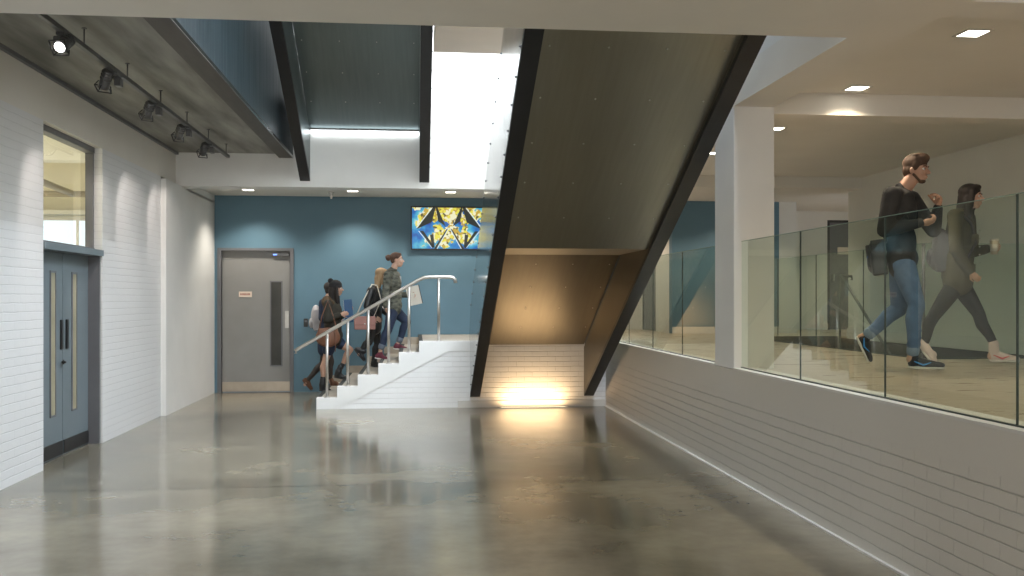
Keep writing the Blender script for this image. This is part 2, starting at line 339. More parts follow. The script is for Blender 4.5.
def plain_door(name, label, loc, axis, w, h, sign=False):
    r = tag(empty(name, loc), label, 'door', None, 'structure')
    def bx(n, m, a0, a1, d0, d1, z0, z1, p=None):
        bm = newbm()
        if axis == 'x': box(bm, a0, a1, d0, d1, z0, z1)
        else: box(bm, d0, d1, a0, a1, z0, z1)
        return obj(n, bm, m, p or r)
    bx('door_leaf', frameg, .05, w-.05, .02, .07, .005, h-.05)
    bm = newbm()
    for a0, a1, z0, z1 in ((0,.05,0,h),(w-.05,w,0,h),(.05,w-.05,h-.05,h)):
        if axis == 'x': box(bm, a0, a1, 0, .1, z0, z1)
        else: box(bm, 0, .1, a0, a1, z0, z1)
    obj('door_frame', bm, darkp, r)
    bx('door_handle', stain, .12, .14, -.03, .02, .97, 1.10)
    if sign:
        s = bx('door_sign', signm, .22, .50, -.001, .02, 1.50, 1.64)
plain_door('door_3', 'grey door with pale sign at far right beyond the walkway', (8.16, 18.0, UP), 'x', 1.1, 2.18, True)
plain_door('door_4', 'narrow grey door in the corridor left of the pillar', (4.53, 17.45, UP), 'y', 1.05, 2.1)
# room behind the left window
bm = B((-9,-3.68,17.2,17.3,0,4.2),(-9.1,-9,7,17.3,0,4.2),(-9,-3.61,6.9,7,0,4.2),(-9,-3.61,7,17.3,4.1,4.2),(-9,-3.68,7,17.3,-.2,0),(-3.63,-3.612,7,9.0,0,4.2),(-3.70,-3.681,11.6,17.2,0,4.2),(-3.63,-3.612,9.0,11.6,3.30,4.2),(-3.63,-3.612,11.0,11.6,0,3.3))
struct('wall_side_room', bm, cream, 'cream painted room seen through the window above the doors', 'room')
struct('trim_6', B((-9,-3.7,14.4,14.7,3.62,4.1),(-9,-3.7,17.0,17.2,3.05,3.12)), plaster, 'white beam inside the cream room', 'trim')
r = tag(empty('window_2', (-6.2, 17.15, 2.45)), 'bright outside window low in the cream room', 'window', None, 'structure')
obj('window_frame', B((-1.1,1.1,-.06,0,-.55,-.50),(-1.1,1.1,-.06,0,.50,.56),(-1.1,-1.04,-.06,0,-.5,.5),(1.04,1.1,-.06,0,-.5,.5),(-.37,-.33,-.06,0,-.5,.5),(.33,.37,-.06,0,-.5,.5)), skirt, r)
obj('window_pane', B((-1.04,1.04,-.02,-.01,-.5,.5)), emis('daylight_pane', (.85,.93,1), 1.6), r)
bm = newbm(); tube(bm, [(-8.9,15.6,3.25),(-3.8,15.6,3.25)], .05); tube(bm, [(-5.4,15.6,3.25),(-5.4,11,3.4)], .05)
tag(obj('ceiling_pipe', bm, noisy('pipe_grey', (.35,.3,.22), (.3,.26,.2), 5, .5)), 'thick grey pipe running below the cream room ceiling', 'pipe')
# ---------------------------------------------------------------- steel edge of the concrete slab
r = tag(empty('steel_slab_edge', (-1.87, 9.95, 3.64)), 'dark steel clad parapet along the edge of the concrete ceiling', 'steel parapet', None, 'structure')
obj('side_cladding', B((.085,.10,-4.05,4.05,0,1.6)), steel_b, r)
obj('bottom_plate', B((-.10,.084,-4.05,4.05,.002,.06)), noisy('brown_steel', (.045,.038,.030), (.075,.063,.050), 3, .5, metal=.15, stretch=(4,.6,1)), r)
bm = newbm()
obj('edge_angle', B((.10,.106,-4.05,4.05,-.004,.03)), steel_m, r)
# ---------------------------------------------------------------- steel staircases
SL = .495
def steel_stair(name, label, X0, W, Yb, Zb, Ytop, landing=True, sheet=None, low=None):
    sheet = sheet or steel_d; low = low or sheet
    """X0 outer left, W width, Yb foot (far end), Zb height of stringer bottom at the foot; climbs toward -Y"""
    r = tag(empty(name, (X0, Yb, Zb)), label, 'staircase')
    Lh = Yb-Ytop; t = .145
    def zb(y): return (-y)*SL        # local y negative
    H = 1.32
    for k, (a, b_) in enumerate(((0, t), (W-t, W))):
        bm = newbm()
        prism(bm, [(0,0),(0,.62),(-.0,H-.42),(-.12,H),(-Lh,zb(-Lh)+H),(-Lh,zb(-Lh))], a+.012, b_-.012, 0)
        # bottom flange
        prism(bm, [(0,-.001),(0,.05),(-Lh,zb(-Lh)+.05),(-Lh,zb(-Lh)-.001)], a, b_, 0)
        st = obj('stringer', bm, black_s, r); st['label'] = ('left' if k == 0 else 'right')+' stringer, deep black steel plate'
        # inner cladding (visible under the soffit) and outer cladding
        ia = b_-.011 if k == 0 else a
        bm = newbm(); prism(bm, [(0,.055),(0,H-.6),(-Lh,zb(-Lh)+H-.6),(-Lh,zb(-Lh)+.055)], ia, ia+.011, 0)
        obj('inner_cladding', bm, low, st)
        oa = a if k == 0 else b_-.011
        bm = newbm(); prism(bm, [(.25,.02),(.25,H-.42),(-.10,H),(-Lh,zb(-Lh)+H),(-Lh,zb(-Lh)+.03),(0,.03)], oa-.0, oa+.011, 0)
        n = int(Lh/.32)
        side = -1 if k == 0 else 1
        for i in range(n):
            for zz in (.10, H-.07):
                ball(bm, (oa+.0055+side*.006, -.2-i*.32, zb(-.2-i*.32)+zz), .011, 8, 1)
        oc = obj('side_panel', bm, [steel_m, frameg], st)
    # soffit profile
    P = [(0.0,.76),(-2.43,1.97),(-3.85,1.97),(-Lh,zb(-Lh)+.12)] if landing else [(-.06,.765),(-Lh,zb(-Lh)+.76)]
    for i in range(len(P)-1):
        p, q = P[i], P[i+1]
        bm = newbm(); prism(bm, [p, q, (q[0],q[1]+.02), (p[0],p[1]+.02)], t, W-t, 0)
        Ld = math.hypot(q[0]-p[0], q[1]-p[1])
        if i != 1 or not landing:
            for a in range(1, int(Ld/.62)+1):
                f = a*.62/Ld
                if f > .97: continue
                for c in range(4):
                    ball(bm, (t+.08+(W-2*t-.16)*c/3, p[0]+(q[0]-p[0])*f, p[1]+(q[1]-p[1])*f-.001), .009, 6, 1)
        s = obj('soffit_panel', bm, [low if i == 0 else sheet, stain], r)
    # seam batten under the upper soffit
    # treads
    bm = newbm(); n = int(Lh/.327)
    for i in range(n):
        y = -i*.327
        z_ = zb(y)+.985
        obj('tread', B((t, W-t, y-.328, y, z_, z_+.04)), stepc, r)
    return r
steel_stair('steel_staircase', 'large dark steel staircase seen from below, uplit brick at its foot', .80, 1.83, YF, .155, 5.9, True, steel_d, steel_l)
steel_stair('steel_staircase', 'smaller looking upper steel stair high at the left of the light well', -1.67, 1.88, YV, 3.31, 7.2, False, steel_t, steel_t)
# linear light at head of upper stair soffit
r = tag(empty('linear_light', (-.73, YV-.035, 4.0)), 'glowing linear light where the upper stair soffit meets the white wall', 'light strip')
obj('diffuser', B((-.78,.78,-.02,.03,.0,.05)), emis('linear_glow', (.9,.97,1), 5), r)
obj('housing', B((-.79,.79,-.02,.032,.05,.058)), skirt, r)
# uplight
r = tag(empty('floor_uplight', (1.72, 13.64, 0)), 'warm glowing linear uplight in the floor below the brick wall', 'uplight')
obj('diffuser', B((-.47,.47,-.02,.02,.003,.010)), emis('warm_glow', (1,.82,.55), 4), r)
obj('surround', B((-.5,-.47,-.035,.035,.001,.012),(.47,.5,-.035,.035,.001,.012),(-.47,.47,-.035,-.02,.001,.012),(-.47,.47,.02,.035,.001,.012)), stain, r)
lamp('uplight_lamp', 'AREA', (1.72,13.585,.03), 12.5, (1,.66,.34), None, None, (1.72,13.74,.9), shape='RECTANGLE', size=.9, size_y=.05)
# ---------------------------------------------------------------- short white stairs
X0 = -1.41; RUN = .294; RISE = UP/6
st = tag(empty('short_staircase', (X0, YF, 0)), 'short flight of white-sided concrete steps climbing to the landing', 'staircase')
prof = [(0,0)]
for i in range(5):
    prof += [(i*RUN, (i+1)*RISE), ((i+1)*RUN, (i+1)*RISE)]
prof += [(5*RUN, UP), (2.21, UP), (2.21, 0)]
# brick side + plaster string
bm = newbm(); prism(bm, prof, .012, .16, 1); o = obj('brick_side', bm, brick('painted_brick_steps', 0, (.84,.84,.84), (.55,.54,.53), bump=.6, rh=.075), st)
low = [(0,0),(.30,0),(1.90,.825),(2.21,.825),(2.21,UP)]
strp = prof[:-2] + [(2.21,UP),(2.21,.825),(1.90,.825),(.30,0.0)]
bm = newbm(); prism(bm, strp, 0, .012, 1); obj('side_stringer', bm, noisy('string_plaster', (.84,.84,.83), (.80,.80,.79), 3, .5), st)
for i in range(6):
    x0 = i*RUN; x1 = (i+1)*RUN if i < 5 else 5*RUN+.08
    zz = (i+1)*RISE
    s = obj('step', B((x0, x1, .16, YB-YF, 0 if i < 5 else .5, zz)), stepc, st)
    obj('nosing', B((x0-.004, x0+.055, .17, YB-YF-.02, zz-.03, zz+.004)), matg, s)
obj('wall_skirting', B(*[(i*RUN, (i+1)*RUN, YB-YF-.02, YB-YF-.001, (i+1)*RISE, (i+1)*RISE+.12) for i in range(5)]), stepc, st)
# handrail
hr = tag(empty('handrail', (X0, YF+.08, 0)), 'brushed steel handrail with round posts on the short white steps', 'handrail')
pts = [(-.30,0,.80),(-.305,0,.84),(-.27,0,.865)]
xa, za, xb, zb_ = -.27, .865, 1.52, 1.895
pts += [(xb-.04, 0, zb_-.022),(xb+.03,0,zb_+.006),(xb+.10,0,zb_+.012),(1.90,0,1.907),(1.96,0,1.90),(1.995,0,1.87),(2.0,0,1.82)]
bm = newbm(); tube(bm, pts, .026, 14); obj('rail', bm, stain, hr)
for k in range(6):
    x = .145+k*.2945 if k < 5 else 1.755
    zt = za+(x-xa)*(zb_-za)/(xb-xa) if k < 5 else 1.905
    z0 = (k+1)*RISE
    bm = newbm(); tube(bm, [(x,0,z0),(x,0,zt)], .021, 12); p = obj('post', bm, stain, hr)
    bm = newbm(); tube(bm, [(x,0,z0),(x,0,z0+.012)], .045, 16); obj('base_plate', bm, stain, p)
# ---------------------------------------------------------------- glass balustrades
def panel(name, label, p0, p1, z0, z1, group, seal=True):
    p0, p1 = Vector((*p0,0)), Vector((*p1,0)); d = p1-p0; L_ = d.length; a = math.atan2(d.y, d.x)
    r = tag(empty(name, (p0.x, p0.y, z0), a), label, 'glass panel', group)
    obj('pane', B((.006, L_-.006, -.005, .005, 0, z1-z0)), glass, r)
    if seal: obj('edge_strip', B((L_-.007, L_-.002, -.0055, .0055, 0, z1-z0)), edge_g, r)
    obj('channel', B((0, L_, -.010, .010, -.004, .006)), edge_g, r)
    obj('top_edge', B((.006, L_-.006, -.0075, .0075, z1-z0, z1-z0+.003)), noisy_edge, r)
    return r
noisy_edge = noisy('glass_top_edge', (.30,.42,.37), (.34,.46,.41), 5, .2)
GX = 2.88; ZT = 2.10
names = [(1.70,2.97,'glass panel cut off by the right edge of the frame'),(2.97,4.25,'glass panel at far right, next to the frame edge'),(4.25,5.53,'large glass panel in front of the woman carrying a cup'),(5.53,6.81,'glass panel left of the man, in front of his trailing shoe'),(6.81,8.09,'glass panel touching the right side of the white pillar'),
         (8.65,9.95,'glass panel touching the left side of the white pillar'),(9.95,11.22,'second glass panel to the left of the white pillar'),(11.22,12.5,'narrow looking glass panel beside the steel stair, third from pillar'),(12.5,13.78,'farthest glass panel, mostly behind the steel stringer')]
for a, b_, lab in names[1:]:
    panel('glass_panel', lab, (GX,b_), (GX,a), UP+.014, ZT, 'glass balustrade on the low brick wall')
for p0, p1, lab in (((5.2,14.4),(5.2,13.1),'farthest glass panel of the stairwell guard'),((5.2,13.1),(5.2,11.8),'stairwell guard panel seen just right of the pillar'),((5.2,11.8),(5.2,10.5),'stairwell guard panel in front of the dark handrail'),((5.2,10.5),(5.2,9.2),'stairwell guard panel behind the man with black sweater'),((5.2,9.2),(6.95,9.2),'stairwell guard panel behind the woman carrying a cup')):
    panel('glass_panel', lab, p0, p1, UP+.005, 2.16, 'glass guard around the stairwell')
bm = newbm(); tube(bm, [(0,0,0),(0,0,1.19)], .016)
tag(obj('guard_post', bm, frameg), 'slim dark post at the corner of the stairwell guard', 'post').location = (5.2,9.2,UP)
# dark handrail in stairwell
hr = tag(empty('stairwell_handrail', (5.45, 11.7, UP)), 'dark steel handrail sloping down into the stairwell behind the glass', 'handrail')
bm = newbm(); tube(bm, [(.16,-.05,.86),(.16,-.05,.91),(0.02,0,.92),(0,-.05,.92),(0,-.15,.88),(0,-1.7,-.30)], .018, 12); obj('rail', bm, frameg, hr)
bm = newbm(); tube(bm, [(0,-.05,-.35),(0,-.05,.91)], .015, 10); obj('post', bm, frameg, hr)
# ---------------------------------------------------------------- screen
scr = tag(empty('wall_screen', (.585, YB, 2.80)), 'wide flat screen on the blue wall showing yellow and blue crystals', 'television')
obj('bezel', B((-.655,.655,-.07,-.012,-.375,.375)), darkp, scr, .004)
def screen_mat():
    m, t, b = nt('screen_picture'); L = t.links.new; setc(b, (0,0,0), .3)
    tc = N(t, 'ShaderNodeTexCoord'); mp = N(t, 'ShaderNodeMapping'); mp.inputs['Scale'].default_value = (1,1,1); mp.inputs['Location'].default_value = (.35,0,.2)
    L(tc.outputs['Object'], mp.inputs[0])
    n1 = N(t, 'ShaderNodeTexNoise'); n1.inputs['Scale'].default_value = 4.5; n1.inputs['Detail'].default_value = 3; L(mp.outputs[0], n1.inputs['Vector'])
    r1 = N(t, 'ShaderNodeValToRGB'); e = r1.color_ramp.elements
    e[0].position = .3; e[0].color = (.01,.05,.35,1); e[1].position = .72; e[1].color = (.75,.85,.95,1)
    x = e.new(.45); x.color = (.02,.22,.55,1); x = e.new(.58); x.color = (.10,.50,.62,1)
    L(n1.outputs[0], r1.inputs[0])
    vo = N(t, 'ShaderNodeTexVoronoi'); vo.inputs['Scale'].default_value = 24; L(mp.outputs[0], vo.inputs['Vector'])
    r2 = N(t, 'ShaderNodeValToRGB'); r2.color_ramp.interpolation = 'CONSTANT'; e = r2.color_ramp.elements
    e[0].position = 0; e[0].color = (.80,.72,.08,1); e[1].position = .8; e[1].color = (.12,.10,.03,1)
    x = e.new(.35); x.color = (.85,.82,.55,1); x = e.new(.55); x.color = (.55,.38,.05,1)
    bw = N(t, 'ShaderNodeRGBToBW'); L(vo.outputs['Color'], bw.inputs[0]); L(bw.outputs[0], r2.inputs[0])
    # yellow concentrated around the middle
    sp = N(t, 'ShaderNodeSeparateXYZ'); L(tc.outputs['Object'], sp.inputs[0])
    n2 = N(t, 'ShaderNodeTexNoise'); n2.inputs['Scale'].default_value = 5; n2.inputs['Detail'].default_value = 5; L(mp.outputs[0], n2.inputs['Vector'])
    ax = N(t, 'ShaderNodeMath', operation='ABSOLUTE'); L(sp.outputs[0], ax.inputs[0])
    s1 = N(t, 'ShaderNodeMath', operation='MULTIPLY_ADD'); s1.inputs[1].default_value = -.30; L(ax.outputs[0], s1.inputs[0]); L(n2.outputs[0], s1.inputs[2])
    s2 = N(t, 'ShaderNodeMath', operation='MULTIPLY_ADD'); s2.inputs[1].default_value = .20; L(sp.outputs[2], s2.inputs[0]); L(s1.outputs[0], s2.inputs[2])
    gt = N(t, 'ShaderNodeMath', operation='GREATER_THAN'); gt.inputs[1].default_value = .405; L(s2.outputs[0], gt.inputs[0])
    mx = N(t, 'ShaderNodeMix', data_type='RGBA'); L(gt.outputs[0], mx.inputs[0]); L(r1.outputs[0], mx.inputs[6]); L(r2.outputs[0], mx.inputs[7])
    L(mx.outputs[2], b.inputs['Emission Color']); b.inputs['Emission Strength'].default_value = 1.0
    return m
obj('display', B((-.635,.635,-.074,-.068,-.352,.352)), screen_mat(), scr)
bm = newbm()
def shard(pts): 
    prism(bm, pts, -.078, -.074, 1)
for m_ in (1,-1):
    shard([(-.28*m_,.352),(-.23*m_,.352),(-.30*m_,.10),(-.56*m_,-.02)])
    shard([(-.50*m_,-.05),(-.44*m_,-.05),(-.26*m_,-.32),(-.28*m_,-.35)])
    shard([(-.20*m_,-.352),(-.26*m_,-.352),(-.05*m_,-.02),(-.01*m_,.0)])
    shard([(-.33*m_,-.12),(-.27*m_,-.10),(-.25*m_,-.33),(-.29*m_,-.34)])
    shard([(.20*m_,.352),(.23*m_,.352),(.19*m_,.12),(.06*m_,.03)])
obj('crystal_edges', bm, emis('screen_dark', (.03,.035,.03), 1.0), scr)
bm = newbm(); 
for m_ in (1,-1):
    prism(bm, [(-.215*m_,-.352),(-.20*m_,-.352),(.0*m_,.0),(-.01*m_,.01)], -.080, -.078, 1)
    prism(bm, [(-.30*m_,.352),(-.285*m_,.352),(-.55*m_,.0),(-.57*m_,.0)], -.080, -.078, 1)
    prism(bm, [(-.53*m_,-.05),(-.515*m_,-.05),(-.29*m_,-.34),(-.30*m_,-.34)], -.080, -.078, 1)
obj('crystal_highlights', bm, emis('screen_light', (.75,.85,.85), 1.0), scr)
# small wall & ceiling devices
r = tag(empty('access_reader', (-1.845, YB, 1.18)), 'small black card reader on blue wall beside the grey door', 'card reader')
obj('case', B((-.035,.035,-.03,0,-.07,.07)), darkp, r, .005)
obj('sensor_window', B((-.02,.02,-.034,-.028,.01,.04)), frameg, r)
r = tag(empty('ceiling_sensor', (-1.36, 15.6, 3.33)), 'small white sensor hanging below ceiling in front of blue wall', 'sensor')
bm = newbm(); tube(bm, [(0,0,0),(0,0,-.03)], .05, 16); obj('base', bm, skirt, r)
bm = newbm(); ball(bm, (0,0,-.06), .032); tube(bm, [(0,0,-.03),(0,0,-.11)], .016); obj('head', bm, skirt, r)
# ---------------------------------------------------------------- downlights
dl_em = emis('downlight_glow', (1,.93,.8), 9)
def copy_tree(o, parent=None):
    c = o.copy(); COL.objects.link(c)
    if parent: c.parent = parent
    for ch in list(o.children):
        copy_tree(ch, c)
    return c
dl0 = tag(empty('recessed_downlight', (3.98, 6.38, 3.5)), 'x', 'downlight', 'recessed square downlights')
obj('trim_frame', B((-.10,.10,-.10,-.08,-.006,.0),(-.10,.10,.08,.10,-.006,0),(-.10,-.08,-.08,.08,-.006,0),(.08,.10,-.08,.08,-.006,0)), skirt, dl0)
obj('diffuser', B((-.08,.08,-.08,.08,-.004,-.001)), dl_em, dl0)
DLS = [((3.98,6.38,3.5),'square downlight nearest the camera over the walkway'),
       ((3.98,8.16,3.5),'square downlight throwing a pool of light on the crossbeam'),
       ((4.02,10.2,3.5),'square downlight just right of the pillar, behind the crossbeam'),
       ((3.90,12.0,3.5),'small distant downlight between stair and pillar'),
       ((-2.65,15.4,3.33),'ceiling downlight above the grey door'),
       ((-1.0,15.4,3.33),'ceiling downlight in the middle, above the stair climbers'),
       ((.58,15.4,3.33),'ceiling downlight above the flat screen')]
for i, (p, lab) in enumerate(DLS):
    o = dl0 if i == 0 else copy_tree(dl0)
    o.location = p; o['label'] = lab
    hall = p[0] < 2
    lamp('downlight_lamp', 'SPOT', (p[0], p[1]+(.25 if hall else 0), p[2]-.03), 110 if hall else 105, (1,.93,.82) if hall else (1,.83,.62), None, (0,0,0), spot_size=2.3 if not hall else 2.1, spot_blend=.7, shadow_soft_size=.06)
for p in ((3.9,15.2,3.3),(5.6,15.3,3.3),(8.9,16.4,3.3),(3.6,17.3,3.3),(3.98,4.0,3.46),(3.98,1.5,3.46)):
    o = copy_tree(dl0); o.location = (p[0], p[1], 3.5 if p[1] < 14.2 else 3.32); o['label'] = 'square ceiling downlight at '+{3.9:'the far end of the walkway beam',5.6:'the blue wall end of the walkway',8.9:'the alcove near the far grey door',3.6:'the narrow corridor with the grey door',3.98:('the walkway beside the camera' if p[1] > 3 else 'the walkway behind the camera')}[p[0]]
    lamp('downlight_lamp', 'SPOT', p, 100, (1,.84,.66), None, (0,0,0), spot_size=2.4, spot_blend=.6, shadow_soft_size=.06)
# ---------------------------------------------------------------- track lights
TX, TZ = -2.56, 3.55
tr = tag(empty('lighting_track', (TX, 9.6, TZ)), 'long dark lighting track hung on rods below the concrete ceiling', 'lighting track')
obj('rail', B((-.02,.02,-3.75,3.72,-.018,.018)), track_m, tr)
obj('conductor_strip', B((-.0215,-.02,-3.7,3.7,-.006,.006)), stain, tr)
for k in range(6):
    y = 7.63+1.107*k-9.6
    bm = newbm(); tube(bm, [(0,y,.018),(0,y,.15)], .006, 8); tube(bm, [(0,y,.143),(0,y,.15)], .02, 10); obj('suspension_rod', bm, track_m, tr)
spots = [(7.20,'track spotlight nearest the camera with its lit lens facing us',(-2.9,5.0,1.9)),
         (8.42,'second track spotlight from the camera, aimed at the left wall',(-3.43,9.4,2.0)),
         (9.72,'middle one of the five track spotlights',(-3.43,10.7,2.2)),
         (10.98,'fourth track spotlight from the camera',(-3.43,12.1,2.2)),
         (12.2,'track spotlight nearest the far end of the track',(-3.43,13.4,2.2))]
lens_on = emis('spot_lens', (1,.96,.95), 12); 
def spotlight(y, label, tgt, first):
    r = tag(empty('track_spotlight', (TX, y, TZ)), label, 'spotlight', 'spotlights on the track')
    obj('adapter', B((-.03,.03,-.07,.07,-.04,-.018)), spot_m, r)
    obj('driver_box', B((-.025,.025,.02,.11,-.115,-.04)) if not first else B((-.075,.01,.0,.04,-.15,-.03)), spot_m, r, .004)
    c = Vector((-.08,-.03,-.085)) if not first else Vector((.02,-.05,-.10))
    d = (Vector(tgt)-Vector((TX,y,TZ))-c).normalized()
    bm = newbm(); tube(bm, [c-d*.10, c-d*.095, c+d*.02, c+d*.07], [.030,.042,.044,.047], 20)
    for s in (-.08,-.05,-.02): tube(bm, [c+d*s, c+d*(s+.008)], .050, 20)
    obj('lamp_head', bm, spot_m, r)
    bm = newbm(); tube(bm, [c+d*.071, c+d*.074], .037, 20); obj('lens', bm, lens_on, r)
    bm = newbm(); tube(bm, [(-.02,0,-.035), tuple((Vector((-.02,0,-.035))+c)/2+Vector((.0,.03,0))), tuple(c)], .012, 8); obj('bracket', bm, spot_m, r)
    # square barn-door ring
    a = d.cross(Vector((0,0,1))).normalized(); b_ = d.cross(a).normalized()
    q = [c+d*.085+a*(i*.056)+b_*(j*.056) for i, j in ((-1,-1),(1,-1),(1,1),(-1,1))]
    bm = newbm()
    for i in range(4): tube(bm, [q[i], q[(i+1)%4]], .006, 6); tube(bm, [q[i], c+d*.03+(q[i]-c-d*.085)*.7], .005, 6)
    obj('barn_door', bm, darkp, r)
    lp = Vector((TX,y,TZ))+c+d*.10
    lamp('spot_lamp', 'SPOT', lp, 42, (1,.90,.84), None, None, tgt, spot_size=math.radians(60), spot_blend=.55, shadow_soft_size=.04)
for i, (y, lab, tg) in enumerate(spots): spotlight(y, lab, tg, i == 0)
lamp('track_spot_lamp', 'SPOT', (TX-.1, 5.6, TZ-.15), 42, (1,.90,.84), None, None, (-3.43,5.6,2.0), spot_size=math.radians(60), spot_blend=.55, shadow_soft_size=.04)

#PEOPLE_BEGIN
# ---------------------------------------------------------------- people
skin_l = noisy('skin_light', (.52,.32,.23), (.56,.35,.26), 12, .5)
skin_t = noisy('skin_tan', (.40,.23,.16), (.44,.26,.18), 12, .5)
hairs = {'brown': noisy('hair_brown', (.055,.030,.018), (.09,.05,.03), 30, .75, stretch=(1,1,.2)),
         'dark': noisy('hair_dark', (.012,.009,.008), (.025,.018,.015), 30, .7, stretch=(1,1,.2)),
         'blonde': noisy('hair_blonde', (.28,.18,.095), (.40,.27,.15), 30, .75, stretch=(1,1,.2)),
         'auburn': noisy('hair_auburn', (.07,.035,.022), (.11,.055,.035), 30, .75, stretch=(1,1,.2))}
eye_w = noisy('eye_white', (.6,.58,.55), (.62,.6,.57), 9, .3)
def camo():
    m = noisy('camouflage_cloth', (.022,.026,.020), (.17,.17,.135), 13, .8, detail=3, stretch=(1,1,1.8)); return m
CL = dict(black=noisy('black_knit', (.011,.011,.012), (.018,.018,.019), 20, .85, bump=.3),
          denim=noisy('blue_denim', (.055,.105,.20), (.085,.15,.27), 14, .8, bump=.2),
          navy=noisy('navy_denim', (.012,.022,.050), (.022,.036,.075), 14, .8, bump=.2),
          olive=noisy('olive_canvas', (.060,.054,.032), (.080,.073,.045), 9, .8, bump=.3),
          leggings=noisy('black_leggings', (.013,.013,.013), (.019,.019,.018), 14, .7),
          camo=camo(), leather=noisy('black_leather', (.012,.012,.013), (.022,.022,.023), 12, .4, bump=.4),
          parka=noisy('dark_parka', (.022,.020,.014), (.036,.032,.022), 9, .8, bump=.3),
          fur=noisy('brown_fur_trim', (.08,.05,.028), (.16,.10,.055), 40, .9, bump=1),
          tights=noisy('sheer_dark_tights', (.035,.027,.024), (.05,.038,.033), 14, .6),
          beanie=noisy('black_beanie_wool', (.012,.012,.014), (.02,.02,.022), 30, .9, bump=.6),
          pink=noisy('dusty_pink_leather', (.30,.145,.12), (.35,.17,.14), 9, .5),
          tan=noisy('tan_leather', (.15,.065,.035), (.20,.085,.048), 9, .5),
          white=noisy('white_canvas', (.40,.38,.39), (.46,.44,.45), 9, .7),
          grey=noisy('slate_nylon', (.030,.028,.036), (.042,.039,.048), 9, .6),
          maroon=noisy('maroon_suede', (.12,.02,.035), (.16,.03,.05), 14, .7),
          pinkshoe=noisy('pale_pink_canvas', (.55,.45,.41), (.62,.51,.46), 14, .7),
          brownshoe=noisy('brown_suede', (.12,.055,.03), (.15,.07,.04), 14, .7),
          sole=noisy('white_rubber', (.62,.60,.56), (.58,.56,.52), 14, .6),
          swoosh=noisy('bright_blue_flash', (.02,.22,.60), (.03,.26,.65), 9, .5),
          blue=noisy('blue_folder_card', (.018,.07,.17), (.022,.085,.20), 9, .5),
          paper=noisy('cream_card', (.62,.58,.50), (.58,.54,.47), 9, .6),
          cup=noisy('coffee_cup_card', (.48,.40,.30), (.52,.44,.33), 9, .6), lid=noisy('cup_lid', (.55,.50,.44), (.58,.53,.47), 9, .4))
class Acc:
    def __init__(s): s.bm = bmesh.new()
    def cap(s, p0, p1, r0, r1, sq=None):
        """tapered capsule"""
        p0, p1 = Vector(p0), Vector(p1); d = p1-p0; L_ = d.length
        if L_ < 1e-5: return s.ell(p0, (r0,r0,r0))
        q = d.to_track_quat('Z', 'Y').to_matrix()
        rings = []; seg = 16
        for k in range(5): a = -PI/2+PI/2*k/4; rings.append((math.sin(a)*r0, math.cos(a)*r0))
        for k in range(5): a = PI/2*k/4; rings.append((L_+math.sin(a)*r1, math.cos(a)*r1))
        V = []
        for z, r in rings:
            V.append([s.bm.verts.new(p0+q@Vector((math.cos(2*PI*j/seg)*max(r,1e-4), math.sin(2*PI*j/seg)*max(r,1e-4), z))) for j in range(seg)])
        for i in range(len(V)-1):
            for j in range(seg): s.bm.faces.new([V[i][j], V[i][(j+1)%seg], V[i+1][(j+1)%seg], V[i+1][j]])
        s.bm.faces.new(V[0][::-1]); s.bm.faces.new(V[-1])
        return s
    def ell(s, c, r, R=None):
        M = Matrix.Translation(Vector(c))
        if R is not None: M = M @ R.to_4x4()
        bmesh.ops.create_uvsphere(s.bm, u_segments=20, v_segments=12, radius=1, matrix=M @ Matrix.Diagonal((*r,1)))
        return s
    def box(s, c, h, R=None):
        M = Matrix.Translation(Vector(c))
        if R is not None: M = M @ R.to_4x4()
        bmesh.ops.create_cube(s.bm, size=2, matrix=M @ Matrix.Diagonal((*h,1)))
        return s
    def build(s, name, mat, parent, vox=.01, sm=3):
        bmesh.ops.recalc_face_normals(s.bm, faces=s.bm.faces)
        me = bpy.data.meshes.new('t'); s.bm.to_mesh(me); s.bm.free()
        o = bpy.data.objects.new('t', me); COL.objects.link(o)
        m = o.modifiers.new('r', 'REMESH'); m.mode = 'VOXEL'; m.voxel_size = vox; m.use_smooth_shade = True
        if sm: m2 = o.modifiers.new('s', 'SMOOTH'); m2.iterations = sm; m2.factor = .5
        dg = bpy.context.evaluated_depsgraph_get(); dg.update()
        me2 = bpy.data.meshes.new_from_object(o.evaluated_get(dg))
        bpy.data.objects.remove(o); bpy.data.meshes.remove(me)
        me2.name = name; me2.materials.clear(); me2.materials.append(mat)
        for p in me2.polygons: p.use_smooth = True
        r = bpy.data.objects.new(name, me2); COL.objects.link(r); r.parent = parent
        return r
def lerp(a, b, t): return Vector(a)*(1-t)+Vector(b)*t
class Fig:
    def __init__(s, label, px, d, zf, turn=0):
        """px: image column of the figure's origin, d: distance, zf: height of the ground it stands on"""
        rr = ray(px, HY); s.O = Vector((rr.x*d, rr.y*d, zf))
        hd = Vector((rr.y, -rr.x, 0)).normalized(); ang = math.atan2(hd.y, hd.x)+turn
        s.h = Vector((math.cos(ang), math.sin(ang), 0)); s.l = Vector((-s.h.y, s.h.x, 0)); s.s = d/F
        s.root = tag(empty('person', s.O, ang), label, 'person')
    def P(s, px, py, t=0):
        r = ray(px, py); C = Vector((0,0,CAMZ))
        k = (s.O-C).dot(s.l)/r.dot(s.l)
        w_ = C+r*k - s.O
        return Vector((w_.dot(s.h), t, w_.z))
